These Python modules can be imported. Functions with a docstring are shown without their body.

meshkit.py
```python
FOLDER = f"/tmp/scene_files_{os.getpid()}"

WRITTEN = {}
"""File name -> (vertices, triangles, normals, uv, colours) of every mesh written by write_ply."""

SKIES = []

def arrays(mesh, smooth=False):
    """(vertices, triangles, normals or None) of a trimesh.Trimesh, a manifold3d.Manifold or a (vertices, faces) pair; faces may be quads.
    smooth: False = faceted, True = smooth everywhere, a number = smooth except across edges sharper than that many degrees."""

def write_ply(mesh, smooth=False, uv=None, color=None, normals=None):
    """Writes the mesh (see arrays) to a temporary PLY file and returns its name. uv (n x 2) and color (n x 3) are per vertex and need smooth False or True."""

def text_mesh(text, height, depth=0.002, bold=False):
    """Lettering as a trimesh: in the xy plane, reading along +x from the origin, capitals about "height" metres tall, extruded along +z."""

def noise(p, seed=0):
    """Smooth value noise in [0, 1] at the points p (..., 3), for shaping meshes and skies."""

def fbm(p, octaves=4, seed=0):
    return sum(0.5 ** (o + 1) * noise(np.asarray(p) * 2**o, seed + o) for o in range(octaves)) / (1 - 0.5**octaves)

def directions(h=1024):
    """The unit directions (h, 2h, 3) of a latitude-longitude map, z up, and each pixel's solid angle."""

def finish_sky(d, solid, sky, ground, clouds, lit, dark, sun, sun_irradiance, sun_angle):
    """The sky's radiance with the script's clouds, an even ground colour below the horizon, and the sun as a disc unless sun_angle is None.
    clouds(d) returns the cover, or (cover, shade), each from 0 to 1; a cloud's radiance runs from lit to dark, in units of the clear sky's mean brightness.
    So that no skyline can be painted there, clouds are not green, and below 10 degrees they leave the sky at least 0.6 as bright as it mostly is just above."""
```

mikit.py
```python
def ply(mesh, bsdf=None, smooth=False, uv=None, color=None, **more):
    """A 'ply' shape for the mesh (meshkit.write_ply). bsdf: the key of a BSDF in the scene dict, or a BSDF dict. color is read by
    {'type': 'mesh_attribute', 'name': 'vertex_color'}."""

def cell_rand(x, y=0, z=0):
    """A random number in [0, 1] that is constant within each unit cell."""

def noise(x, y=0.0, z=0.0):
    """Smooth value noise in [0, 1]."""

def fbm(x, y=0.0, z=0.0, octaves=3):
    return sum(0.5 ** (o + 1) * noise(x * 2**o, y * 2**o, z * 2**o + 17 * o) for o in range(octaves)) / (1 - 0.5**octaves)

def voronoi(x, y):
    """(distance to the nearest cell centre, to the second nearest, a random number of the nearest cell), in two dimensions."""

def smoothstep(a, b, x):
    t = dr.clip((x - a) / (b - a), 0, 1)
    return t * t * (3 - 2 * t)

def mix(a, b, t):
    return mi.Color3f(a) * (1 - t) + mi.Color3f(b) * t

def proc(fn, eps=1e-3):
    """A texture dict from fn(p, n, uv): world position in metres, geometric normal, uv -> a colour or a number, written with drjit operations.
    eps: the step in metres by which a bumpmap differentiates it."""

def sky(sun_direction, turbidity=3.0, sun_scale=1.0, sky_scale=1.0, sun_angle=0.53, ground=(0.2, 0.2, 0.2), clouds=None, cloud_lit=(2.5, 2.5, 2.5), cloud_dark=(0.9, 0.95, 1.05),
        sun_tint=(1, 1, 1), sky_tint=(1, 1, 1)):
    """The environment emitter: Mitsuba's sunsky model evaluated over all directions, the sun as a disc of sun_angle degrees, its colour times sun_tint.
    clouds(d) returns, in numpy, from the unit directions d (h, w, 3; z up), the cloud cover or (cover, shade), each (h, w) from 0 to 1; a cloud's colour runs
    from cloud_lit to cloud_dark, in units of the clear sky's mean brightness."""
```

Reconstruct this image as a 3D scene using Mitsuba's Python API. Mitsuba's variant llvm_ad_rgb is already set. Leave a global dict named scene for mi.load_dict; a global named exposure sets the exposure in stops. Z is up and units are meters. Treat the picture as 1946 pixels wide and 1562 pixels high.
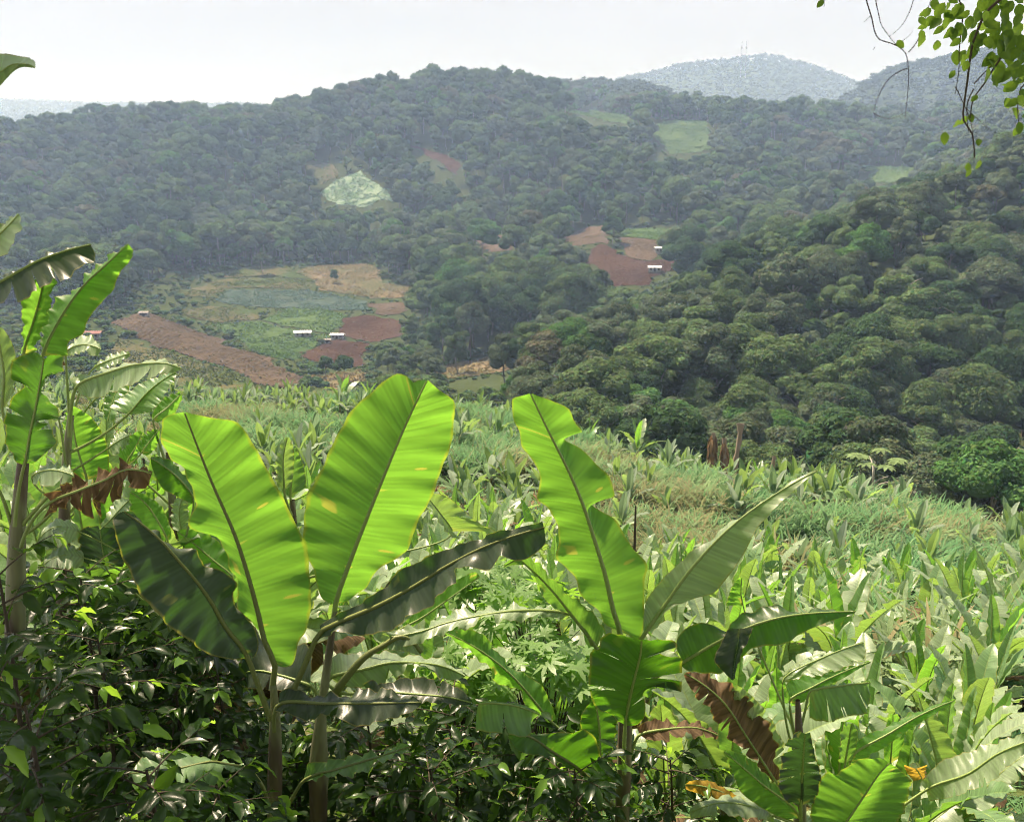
import math, random
import numpy as np, trimesh, mitsuba as mi, drjit as dr, mikit, meshkit
from scipy.interpolate import PchipInterpolator
from scipy.ndimage import map_coordinates

def rgb(*c): return {'type': 'rgb', 'value': list(c)}


# ------------------------------------------------------------------ camera, sky, exposure
T = mi.ScalarTransform4f
F, CX, CY, HORIZON = 1750.0, 973.0, 781.0, 430.0
PITCH = math.atan((CY - HORIZON) / F)
EYE = 1.6
CP, SP = math.cos(PITCH), math.sin(PITCH)
exposure = 2.62
scene, labels = {}, {}
scene['camera'] = {'type': 'perspective', 'fov': 2 * math.degrees(math.atan(CX / F)), 'fov_axis': 'x',
                   'near_clip': 0.05, 'far_clip': 30000.0,
                   'to_world': T().look_at(origin=[0, 0, EYE], target=[0, CP, EYE - SP], up=[0, 0, 1]),
                   'medium': {'type': 'ref', 'id': 'air'}}
SUN_AZ, SUN_EL = math.radians(-38), math.radians(60)
SUN = [math.sin(SUN_AZ) * math.cos(SUN_EL), math.cos(SUN_AZ) * math.cos(SUN_EL), math.sin(SUN_EL)]


def cloud_cover(d):
    p = d / np.maximum(d[..., 2:3] + 0.12, 0.05)
    n = meshkit.fbm(p * np.array([0.45, 0.9, 1.0]) + 5.0, 4, 3)
    return 1.0, np.clip(2.6 * (n - 0.36), 0, 1)


scene['sky'] = mikit.sky(SUN, turbidity=3, sun_scale=1.5, sun_angle=3.0, clouds=cloud_cover,
                         sun_tint=(0.97, 1.0, 1.04), cloud_lit=(1.10, 1.07, 1.15), cloud_dark=(0.58, 0.57, 0.64))
# the air: one closed box round everything
scene['air'] = {'type': 'homogeneous', 'albedo': {'type': 'rgb', 'value': [0.925, 0.935, 0.985]}, 'sigma_t': rgb(0.00016, 0.00022, 0.00033)}
scene['haze'] = {'type': 'cube', 'to_world': T().translate([0, 3050, 300]).scale([5400, 3150, 420]),
                 'bsdf': {'type': 'null'}, 'interior': {'type': 'ref', 'id': 'air'}}
labels['haze'] = {'label': 'pale blue haze that veils the far forested hills', 'category': 'haze', 'kind': 'stuff'}


def tag(key, label, cat=None, group=None, kind=None):
    d = {'label': label}
    if cat: d['category'] = cat
    if group: d['group'] = group
    if kind: d['kind'] = kind
    labels[key] = d
    return key


COUNT = {}


def numbered(name):
    n = COUNT.get(name, 0)
    COUNT[name] = n + 1
    return name if n == 0 else f'{name}_{n:03d}'


def W(px, py, d):
    """The point at distance d ahead that stands at this place of the photograph."""
    up, rt = (CY - np.asarray(py, float)) / F, (np.asarray(px, float) - CX) / F
    y = CP + up * SP
    return np.stack([rt / y * d, np.ones_like(rt / y) * d, EYE + (-SP + up * CP) / y * d], -1)


def project(p):
    p = np.asarray(p, float)
    x, y, z = p[..., 0], p[..., 1], p[..., 2] - EYE
    f, u = y * CP - z * SP, y * SP + z * CP
    f = np.where(f > 0.01, f, 0.01)
    return CX + F * x / f, CY - F * u / f


# ------------------------------------------------------------------ materials


VC = {'type': 'mesh_attribute', 'name': 'vertex_color'}
scene['mat_foliage'] = {'type': 'principledthin', 'base_color': VC, 'roughness': 0.55, 'diff_trans': 0.4, 'eta': 1.3}
scene['mat_solid'] = {'type': 'twosided', 'bsdf': {'type': 'principled', 'base_color': VC, 'roughness': 0.85, 'specular': 0.25}}


def ground_colour(p, n, uv):
    a = mikit.fbm(p.x * 0.05, p.y * 0.05, 3.0, 4)
    b = mikit.fbm(p.x * 0.9, p.y * 0.9, 9.0, 3)
    near = mikit.smoothstep(140.0, 100.0, p.y)
    forest = mikit.mix((0.030, 0.042, 0.018), (0.065, 0.085, 0.034), a * 0.6 + b * 0.4)
    soil = mikit.mix((0.075, 0.10, 0.035), (0.15, 0.10, 0.06), mikit.smoothstep(0.45, 0.62, a * 0.5 + b * 0.5))
    forest = mikit.mix(forest, (0.052, 0.078, 0.034), mikit.smoothstep(1150.0, 1350.0, p.y))
    return mikit.mix(forest, soil, near)


scene['mat_ground'] = {'type': 'diffuse', 'reflectance': mikit.proc(ground_colour)}

# ------------------------------------------------------------------ terrain: one sheet, from the slope at the camera's feet to the far ridges
COLS = {
    -420: '1.5:2300 3:1850 5:1560 10:1350 20:1120 35:960 60:830 90:760 110:740 160:755 240:700 320:650 420:600 520:560 620:490 720:420 820:340 900:290 1000:300 1400:300 2500:270 4000:215 4500:230 6000:330',
    0: '1.5:2300 3:1850 5:1560 10:1360 20:1140 35:980 60:850 90:765 110:740 160:755 240:705 320:650 420:600 520:555 620:485 720:410 800:345 880:282 1000:290 1400:300 2500:270 4000:196 4500:215 6000:330',
    250: '1.5:2300 3:1850 5:1580 10:1385 20:1170 35:1000 60:862 90:785 105:763 140:790 200:770 270:715 330:660 380:606 430:592 500:548 600:492 700:415 850:305 950:236 1100:262 1500:300 2500:270 4000:202 4500:220 6000:330',
    450: '1.5:2300 3:1850 5:1585 10:1390 20:1180 35:1005 60:870 90:790 105:772 130:800 180:775 240:732 300:692 340:666 380:668 430:622 480:577 530:537 570:510 650:462 750:380 850:298 930:258 990:243 1100:240 1500:290 2600:270 4000:202 4500:220 6000:330',
    700: '1.5:2300 3:1900 5:1640 10:1450 20:1225 35:1040 60:878 85:802 100:785 130:832 180:800 240:745 300:712 360:690 420:640 470:590 520:555 570:517 620:490 700:420 760:372 820:310 900:250 980:216 1100:215 1400:280 2600:280 4000:236 4500:250 6000:330',
    950: '1.5:2300 3:1900 5:1690 10:1500 20:1262 35:1070 60:895 80:825 95:808 120:850 160:815 220:750 300:700 360:655 420:600 500:522 560:482 640:432 760:340 900:238 1000:206 1150:195 1450:188 1700:250 2600:240 3200:250 4000:260 6000:340',
    1200: '1.5:2300 3:1900 5:1740 10:1550 20:1300 35:1110 55:945 72:900 82:890 105:945 135:900 180:770 260:632 310:660 380:622 430:560 480:492 530:452 580:440 640:402 800:305 950:224 1100:240 1400:172 1700:230 2200:220 2600:152 3200:230 4000:280 6000:340',
    1450: '1.5:2300 3:1900 5:1760 10:1570 20:1315 35:1130 50:985 64:945 75:940 95:995 120:940 160:785 220:618 300:508 360:560 440:545 520:492 640:410 800:325 950:242 1100:245 1400:290 2000:240 2600:116 3200:220 4000:280 6000:340',
    1700: '1.5:2300 3:1900 5:1770 10:1575 20:1320 35:1145 50:1020 62:990 80:1030 110:1005 150:835 200:645 270:428 350:480 450:470 600:405 800:338 1000:252 1200:285 1350:240 1500:152 1700:175 2100:260 2600:190 3200:250 4000:300 6000:340',
    1946: '1.5:2300 3:1900 5:1770 10:1580 20:1330 35:1160 50:1060 60:1045 80:1090 110:1040 150:842 200:660 250:502 300:345 400:420 600:330 800:285 1000:230 1250:180 1500:108 1700:125 2100:220 2600:250 3200:270 4000:300 6000:340',
    2400: '1.5:2300 3:1900 5:1770 10:1590 20:1345 35:1200 50:1105 60:1080 80:1090 110:980 150:760 200:520 250:320 300:200 400:250 600:250 800:220 1000:180 1250:120 1500:70 1700:100 2100:200 2600:250 3200:270 4000:300 6000:340',
}
LY = np.linspace(math.log(0.8), math.log(6000), 430)
cq, ce = [], []
for px in sorted(COLS):
    pts = [tuple(map(float, s.split(':'))) for s in COLS[px].split()]
    d, row = np.array(pts).T
    d = np.where(d > 1250, 1250 + (d - 1250) * 1.3, d)
    up = (CY - row) / F
    y = CP + up * SP
    e = (-SP + up * CP) / y
    q = (px - CX) / F / y
    lx = np.log(d)
    k = np.clip(LY, lx[0], lx[-1])
    ce.append(PchipInterpolator(lx, e)(k) )
    cq.append(PchipInterpolator(lx, q)(k))
ce, cq = np.array(ce), np.array(cq)
Q = np.linspace(-0.86, 0.88, 301)
GZ = np.empty((len(LY), len(Q)))
for i, ly in enumerate(LY):
    GZ[i] = PchipInterpolator(cq[:, i], ce[:, i])(np.clip(Q, cq[0, i], cq[-1, i])) * math.exp(ly)
GY, GQ = np.meshgrid(np.exp(LY), Q, indexing='ij')
GX = GY * GQ
near_cam = np.clip((GY - 1.5) / 2.0, 0, 1)
GZ = EYE + np.where(GY < 1.5, -EYE, GZ * 1.0)
rel = np.clip((GY - 120) / 200, 0, 1)
P0 = np.stack([GX / 130, GY / 130, 0 * GX], -1)
GZ += rel * np.minimum(0.018 * GY, 22) * (meshkit.fbm(P0, 4, 11) - 0.5)
GZ += 17 * np.exp(-((GX + 75) / 95) ** 2 - ((GY - 985) / 60) ** 2)                 # the broad top of the ridge
# spurs and gullies that run down the forested slopes
warp = meshkit.fbm(np.stack([GX / 240, GY / 240, 0 * GX + 3], -1), 2, 31) - 0.5
spur = np.abs(2 * meshkit.noise(np.stack([(GX + 130 * warp + 0.35 * GY) / 95, GY / 330, 0 * GX], -1), 8) - 1)
spur = 1 - spur ** 0.8 + 0.35 * (meshkit.fbm(np.stack([GX / 60, GY / 90, 0 * GX], -1), 2, 9) - 0.5)
GZ += 42 * np.clip((GY - 585) / 110, 0, 1) * np.clip((890 - GY) / 110, 0, 1) * (1 - np.exp(-((GX + 127) / 75) ** 2 - ((GY - 765) / 80) ** 2)) * (spur - 0.62)
GZ += 13 * np.clip((GY - 135) / 40, 0, 1) * np.clip((330 - GY) / 60, 0, 1) * np.clip((GQ - 0.02) / 0.12, 0, 1) * (spur - 0.62)
GZ += np.clip(GY / 30, 0, 1) * 0.5 * (meshkit.fbm(np.stack([GX / 6, GY / 6, 0 * GX], -1), 3, 5) - 0.5)


def H(x, y):
    x, y = np.asarray(x, float), np.maximum(np.asarray(y, float), 0.81)
    i = (np.log(y) - LY[0]) / (LY[1] - LY[0])
    j = (x / y - Q[0]) / (Q[1] - Q[0])
    return map_coordinates(GZ, [np.ravel(i), np.ravel(j)], order=1, mode='nearest').reshape(np.shape(x))


def grid_faces(n, m, flip=False):
    i, j = np.meshgrid(np.arange(n - 1), np.arange(m - 1), indexing='ij')
    a = (i * m + j).ravel()
    f = np.stack([a, a + 1, a + m + 1, a + m], 1)
    return f[:, ::-1] if flip else f


v = np.stack([GX, GY, GZ], -1).reshape(-1, 3)
f = grid_faces(*GX.shape)
bx, by = np.meshgrid(np.linspace(-60, 60, 41), np.linspace(-60, 0.8, 31), indexing='xy')
bz = np.clip(-by, 0, 99) * 0.25 + 0.3 * (meshkit.fbm(np.stack([bx / 5, by / 5, 0 * bx], -1), 3, 2) - 0.5) * np.clip(0.8 - by, 0, 1)
vb = np.stack([bx, by, bz], -1).reshape(-1, 3)
fb = grid_faces(*bx.shape)
scene['ground'] = mikit.ply((np.vstack([v, vb]), np.vstack([f, fb + len(v)])), 'mat_ground', smooth=True)
tag('ground', 'sloping ground that falls from the banana field to the valley and rises into the hills', None, None, 'structure')


RAYD = np.exp(np.linspace(math.log(1.0), math.log(9000), 1500))


def cast(px, py, dmin=0.0):
    """Where the ray of this place meets the ground (first hit beyond dmin)."""
    p = W(px, py, 1.0)
    y = RAYD[RAYD > dmin]
    z = EYE + (p[2] - EYE) * y
    hit = np.nonzero(z < H(p[0] * y, y))[0]
    d = y[hit[0]] if len(hit) else y[-1]
    return np.array([p[0] * d, d, float(H(p[0] * d, d))])


def inside(poly, x, y):
    poly = np.asarray(poly, float)
    x, y = np.asarray(x, float), np.asarray(y, float)
    c = np.zeros(x.shape, bool)
    for (x0, y0), (x1, y1) in zip(poly, np.roll(poly, -1, 0)):
        cross = ((y0 > y) != (y1 > y)) & (x < (x1 - x0) * (y - y0) / (y1 - y0 + 1e-12) + x0)
        c ^= cross
    return c


# ------------------------------------------------------------------ fields: furrowed sheets laid on the slopes
def field_material(key, c0, c1, scale, row):
    def fn(p, n, uv):
        a = mikit.fbm(p.x * scale, p.y * scale, 1.0, 3)
        b = mikit.noise(p.x * 1.1, p.y * 1.1, 4.0)
        return mikit.mix(c0, c1, mikit.smoothstep(0.3, 0.7, a * 0.65 + b * 0.35))
    scene[key] = {'type': 'diffuse', 'reflectance': mikit.proc(fn)}


field_material('mat_brown', (0.0699, 0.0544, 0.0392), (0.1120, 0.0848, 0.0608), 0.05, 0)
field_material('mat_red', (0.0473, 0.0266, 0.0185), (0.0772, 0.0466, 0.0326), 0.07, 0)
field_material('mat_green_crop', (0.055, 0.098, 0.034), (0.085, 0.132, 0.048), 0.06, 0)
field_material('mat_olive', (0.053, 0.081, 0.031), (0.106, 0.098, 0.051), 0.06, 0)
field_material('mat_cabbage', (0.051, 0.085, 0.066), (0.085, 0.115, 0.093), 0.12, 0)
field_material('mat_straw', (0.081, 0.089, 0.043), (0.178, 0.140, 0.085), 0.06, 0)
field_material('mat_pale', (0.093, 0.162, 0.093), (0.212, 0.281, 0.196), 0.16, 0)
FIELDS = [  # material, outline in the photograph, furrow spacing, furrow height, label
    ('mat_brown', [(205, 618), (250, 602), (285, 597), (330, 614), (420, 648), (520, 690), (610, 733), (520, 740), (430, 702), (330, 668), (240, 640)], 2.3, 0.8, 'long ploughed brown field on the ridge with its rows running across'),
    ('mat_olive', [(195, 655), (240, 645), (330, 672), (430, 706), (510, 742), (380, 750), (300, 720), (220, 690)], 1.6, 0.3, 'dull green sloping field just below the long ploughed brown field'),
    ('mat_red', [(655, 606), (705, 602), (757, 607), (770, 640), (700, 652), (640, 640)], 1.6, 0.3, 'red earth field uphill of the small white roofed house'),
    ('mat_red', [(565, 674), (640, 646), (700, 655), (690, 700), (600, 690)], 1.6, 0.3, 'red earth field downhill of the small white roofed house'),
    ('mat_green_crop', [(498, 612), (540, 588), (605, 586), (662, 602), (628, 637), (560, 624)], 1.5, 0.3, 'bright green crop field uphill of the long white shed'),
    ('mat_green_crop', [(400, 618), (490, 612), (560, 628), (630, 641), (585, 672), (530, 690), (470, 660)], 1.5, 0.3, 'green crop field round the long white shed'),
    ('mat_olive', [(345, 590), (400, 583), (500, 592), (495, 608), (400, 614), (360, 605)], 1.6, 0.3, 'grassy olive field below the blue green cabbage field'),
    ('mat_cabbage', [(408, 574), (430, 553), (590, 556), (695, 571), (700, 590), (600, 592), (500, 586)], 1.4, 0.35, 'blue green cabbage field in the middle of the valley farm'),
    ('mat_olive', [(335, 562), (410, 534), (520, 528), (600, 538), (585, 553), (428, 550), (400, 570)], 1.6, 0.3, 'brownish green terrace uphill of the cabbage field'),
    ('mat_straw', [(560, 518), (650, 502), (715, 508), (728, 540), (780, 546), (768, 566), (690, 566), (605, 554), (600, 534)], 1.8, 0.25, 'straw coloured fallow field at the foot of the forest'),
    ('mat_olive', [(420, 520), (500, 506), (560, 514), (590, 532), (500, 526), (430, 530)], 1.6, 0.25, 'thin yellow green strip at the edge of the forest'),
    ('mat_brown', [(695, 578), (772, 574), (775, 598), (715, 600)], 1.5, 0.3, 'small grey brown plot uphill of the red earth field'),
    ('mat_pale', [(608, 372), (640, 346), (680, 333), (725, 358), (762, 390), (700, 396), (640, 390)], 2.2, 0.1, 'pale mint green clearing high on the forested hill'),
    ('mat_olive', [(578, 318), (632, 312), (650, 334), (612, 352)], 2.0, 0.3, 'small yellow green clearing above the pale mint clearing'),
    ('mat_red', [(780, 280), (850, 296), (878, 320), (866, 336), (838, 314)], 2.0, 0.3, 'narrow red earth scar on the upper forested hill'),
    ('mat_green_crop', [(1245, 240), (1290, 230), (1340, 232), (1352, 290), (1275, 294), (1240, 262)], 2.2, 0.1, 'light green pasture high on the right of the forested hill'),
    ('mat_green_crop', [(1062, 208), (1130, 205), (1196, 226), (1212, 244), (1150, 232)], 2.2, 0.1, 'narrow strip of light green pasture left of the high pasture'),
    ('mat_green_crop', [(1640, 316), (1732, 318), (1740, 342), (1655, 352)], 2.0, 0.3, 'green clearing behind the dark near hillside'),
    ('mat_brown', [(900, 448), (990, 447), (976, 476), (925, 482)], 1.8, 0.3, 'small grey brown field between trees at the valley head'),
    ('mat_brown', [(1062, 456), (1108, 434), (1152, 430), (1156, 468), (1090, 470)], 1.8, 0.3, 'brown field with a rounded top above the red slope'),
    ('mat_brown', [(1176, 454), (1250, 460), (1242, 500), (1184, 492)], 1.8, 0.3, 'dark brown field beside the upper of the two hillside houses'),
    ('mat_red', [(1112, 502), (1132, 468), (1166, 468), (1172, 490), (1235, 500), (1290, 488), (1298, 516), (1240, 530), (1228, 545), (1164, 548), (1150, 516)], 1.8, 0.4, 'bare red slope round the lower of the two hillside houses'),
    ('mat_green_crop', [(1170, 438), (1300, 438), (1330, 452), (1250, 458), (1180, 452)], 1.6, 0.3, 'narrow green plot along the forest edge above the hillside houses'),
    ('mat_straw', [(832, 700), (940, 676), (1018, 668), (1016, 690), (910, 716), (838, 722)], 1.6, 0.15, 'straw coloured corn stubble at the end of the valley'),
    ('mat_straw', [(590, 718), (692, 704), (694, 728), (610, 745)], 1.6, 0.15, 'dry corn patch just behind the banana field'),
    ('mat_straw', [(1518, 392), (1562, 384), (1572, 400), (1530, 408)], 2.0, 0.2, 'sandy scar on the ridge above the dark near hillside'),
]
field_polys, field_px = [], []
for mat, px, sp, amp, lab in FIELDS:
    dm = 125.0
    w = np.array([cast(a, b, dm) for a, b in px])
    # drop outline points that fell far behind the rest
    poly = w[:, :2]
    field_polys.append(poly); field_px.append((np.array(px, float), poly[:, 1].mean()))
    lo, hi = poly.min(0) - 1, poly.max(0) + 1
    step = max(0.5, (hi - lo).max() / 260)
    xs, ys = np.arange(lo[0], hi[0], step), np.arange(lo[1], hi[1], step)
    X, Y = np.meshgrid(xs, ys)
    k = np.stack([X / 9, Y / 9, 0 * X], -1)
    inn = inside(poly, X + 7 * (meshkit.fbm(k, 3, 7) - 0.5), Y + 7 * (meshkit.fbm(k, 3, 8) - 0.5))
    # rows run along the slope's contour
    cx_, cy_ = poly.mean(0)
    g = np.array([H(cx_ + 6, cy_) - H(cx_ - 6, cy_), H(cx_, cy_ + 6) - H(cx_, cy_ - 6)]) + 1e-6
    g /= np.linalg.norm(g)
    s = max(sp, step * 3)
    phase = (X * g[0] + Y * g[1]) / s * 2 * np.pi + 3 * meshkit.fbm(k * 0.2, 2, 9)
    Z = H(X, Y) + 0.35 + amp * 0.5 * (np.sin(phase) * 0.75 + (meshkit.noise(np.stack([X / 0.9, Y / 0.9, 0 * X], -1), 4) - 0.5))
    fq = grid_faces(*X.shape)
    cell = (inn[:-1, :-1] & inn[1:, 1:] & inn[1:, :-1] & inn[:-1, 1:]).ravel()
    vv = np.stack([X, Y, Z], -1).reshape(-1, 3)
    fq = fq[cell]
    if len(fq) == 0: continue
    used, inv = np.unique(fq, return_inverse=True)
    key = numbered('crop_field')
    scene[key] = mikit.ply((vv[used], inv.reshape(-1, 4)), mat)
    tag(key, lab, None, None, 'structure')

# ------------------------------------------------------------------ trees
def _tube(points, radii, sides=6):
    p = np.asarray(points, float)
    t = np.gradient(p, axis=0)
    t /= np.linalg.norm(t, axis=1, keepdims=True) + 1e-12
    ref = np.array([0, 0, 1.0]) if abs(t[:, 2]).mean() < 0.8 else np.array([1.0, 0, 0])
    a = np.cross(t, ref); a /= np.linalg.norm(a, axis=1, keepdims=True) + 1e-12
    b, ang = np.cross(t, a), np.arange(sides) * 2 * np.pi / sides
    r = np.broadcast_to(np.asarray(radii, float), (len(p),))
    v = p[:, None] + r[:, None, None] * (np.cos(ang)[None, :, None] * a[:, None] + np.sin(ang)[None, :, None] * b[:, None])
    i, j = np.meshgrid(np.arange(len(p) - 1), np.arange(sides), indexing='ij')
    q = np.stack([i * sides + j, i * sides + (j + 1) % sides, (i + 1) * sides + (j + 1) % sides, (i + 1) * sides + j], -1).reshape(-1, 4)
    return v.reshape(-1, 3), q[:, ::-1]


class MB:
    """Collects pieces (vertices, faces, colour) into one mesh."""
    def __init__(self): self.v, self.f, self.c, self.n = [], [], [], 0
    def add(self, v, f, c=None):
        v, f = np.asarray(v, float), np.asarray(f, int)
        if f.shape[1] == 4: f = np.vstack([f[:, [0, 1, 2]], f[:, [0, 2, 3]]])
        self.v.append(v); self.f.append(f + self.n); self.n += len(v)
        self.c.append(np.broadcast_to(np.asarray((0.1, 0.1, 0.1) if c is None else c, float), (len(v), 3)))
        return self
    def arr(self): return np.vstack(self.v), np.vstack(self.f), np.vstack(self.c)
    def ply(self, mat, smooth=False, to_world=None):
        v, f, c = self.arr()
        more = {} if to_world is None else {'to_world': to_world}
        return mikit.ply((v, f), mat, smooth=smooth, color=c, **more)


ICO = {k: trimesh.creation.icosphere(subdivisions=k) for k in (0, 1, 2)}


def rand_dirs(rng, n):
    d = rng.normal(size=(n, 3))
    return d / np.linalg.norm(d, axis=1, keepdims=True)


def leaf_cards(rng, centre, radius, n, size, colour, squash=0.8, up=0.25, var=0.40, tilt=0.55):
    """n bent leaf-clump faces over a puff's surface."""
    d = rand_dirs(rng, n)
    d[:, 2] = np.where(d[:, 2] < -0.35, -d[:, 2], d[:, 2])
    r = radius * (0.78 + 0.30 * rng.random(n))
    c = centre + d * r[:, None] * np.array([1, 1, squash])
    nr = d + rand_dirs(rng, n) * tilt + np.array([0, 0, up])
    nr /= np.linalg.norm(nr, axis=1, keepdims=True)
    a = np.cross(nr, rand_dirs(rng, n)); a /= np.linalg.norm(a, axis=1, keepdims=True)
    b = np.cross(nr, a)
    s = size * (0.6 + 0.8 * rng.random(n))[:, None]
    asp = (0.5 + 0.4 * rng.random(n))[:, None]
    v = np.stack([c - a * s, c - b * s * asp - nr * s * 0.25, c + a * s, c + b * s * asp - nr * s * 0.25], 1).reshape(-1, 3)
    k = np.arange(n) * 4
    f = np.stack([k, k + 1, k + 2, k + 3], 1)
    col = np.asarray(colour) * (1 + var * (rng.random((n, 1)) * 2 - 1)) * (1 + 0.3 * var * rng.normal(size=(n, 3)) * [1, 0.5, 1])
    return v, f, np.repeat(np.clip(col, 0.005, 0.6), 4, 0)


def crown(rng, tone, puffs, cards, size, shape='dome', core=1, vary=1.0):
    """A crown of unit-height tree: dome about z 0.55..1, radius about 0.4."""
    m = MB()
    for k in range(puffs):
        a, u = rng.random() * 2 * np.pi, math.sqrt((k + 0.5) / puffs)
        if shape == 'dome':
            rad = 0.27 * u; z = 0.84 - 0.34 * u * u + 0.04 * rng.normal()
            pr = 0.14 * (0.75 + 0.5 * rng.random())
        elif shape == 'tall':
            rad = 0.17 * rng.random() ** 0.5; z = 0.42 + 0.45 * (k + 0.5) / puffs
            pr = 0.13 * (0.8 + 0.5 * rng.random()) * (1.25 - 0.5 * (k + .5) / puffs)
        else:  # umbrella
            rad = 0.31 * u; z = 0.86 - 0.20 * u * u + 0.04 * rng.normal()
            pr = 0.125 * (0.75 + 0.5 * rng.random())
        c = np.array([rad * math.cos(a), rad * math.sin(a), z])
        col = np.asarray(tone) * (1 + 0.30 * vary * (rng.random() * 2 - 1))
        if core is not None:
            i = ICO[core]
            vv = i.vertices * (1 + 0.25 * (meshkit.noise(i.vertices * 2.2 + 9 * k, k) - 0.5))[:, None]
            m.add(c + vv * pr * 0.86 * np.array([1, 1, 0.75]), i.faces, col * 0.9)
        m.add(*leaf_cards(rng, c, pr, max(4, cards // puffs), size, col, 0.78, 0.25, 0.40 * vary))
    return m


def trunk(rng, height=0.75, r=0.022, limbs=5, tone=(0.16, 0.145, 0.12), sides=5):
    m = MB()
    bend = rng.normal(size=2) * 0.03
    z = np.linspace(-0.06, height, 6)
    p = np.stack([bend[0] * np.sin(z * 4), bend[1] * np.sin(z * 3), z], 1)
    m.add(*_tube(p, np.linspace(r, r * 0.45, 6), sides), tone)
    for k in range(limbs):
        z0 = height * (0.5 + 0.4 * k / max(limbs, 1))
        a = rng.random() * 6.28 + k * 2.4
        q0 = np.array([bend[0] * math.sin(z0 * 4), bend[1] * math.sin(z0 * 3), z0])
        e = np.array([math.cos(a), math.sin(a), 0])
        L = 0.22 + 0.1 * rng.random()
        p = np.array([q0, q0 + e * L * 0.4 + [0, 0, L * 0.45], q0 + e * L * 0.9 + [0, 0, L * 0.7]])
        m.add(*_tube(p, [r * 0.5, r * 0.36, r * 0.15], 4), tone)
    return m


# tones of the woodland, base colours of leaves
TONES = {'dark green': (0.047, 0.088, 0.038), 'olive': (0.088, 0.137, 0.056), 'grey green': (0.091, 0.125, 0.072),
         'fresh green': (0.071, 0.151, 0.046), 'brownish': (0.107, 0.113, 0.066)}
TONE_W = np.array([0.30, 0.32, 0.23, 0.12, 0.03])
TONE_NAMES = list(TONES)
GROUPS = {}


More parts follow.
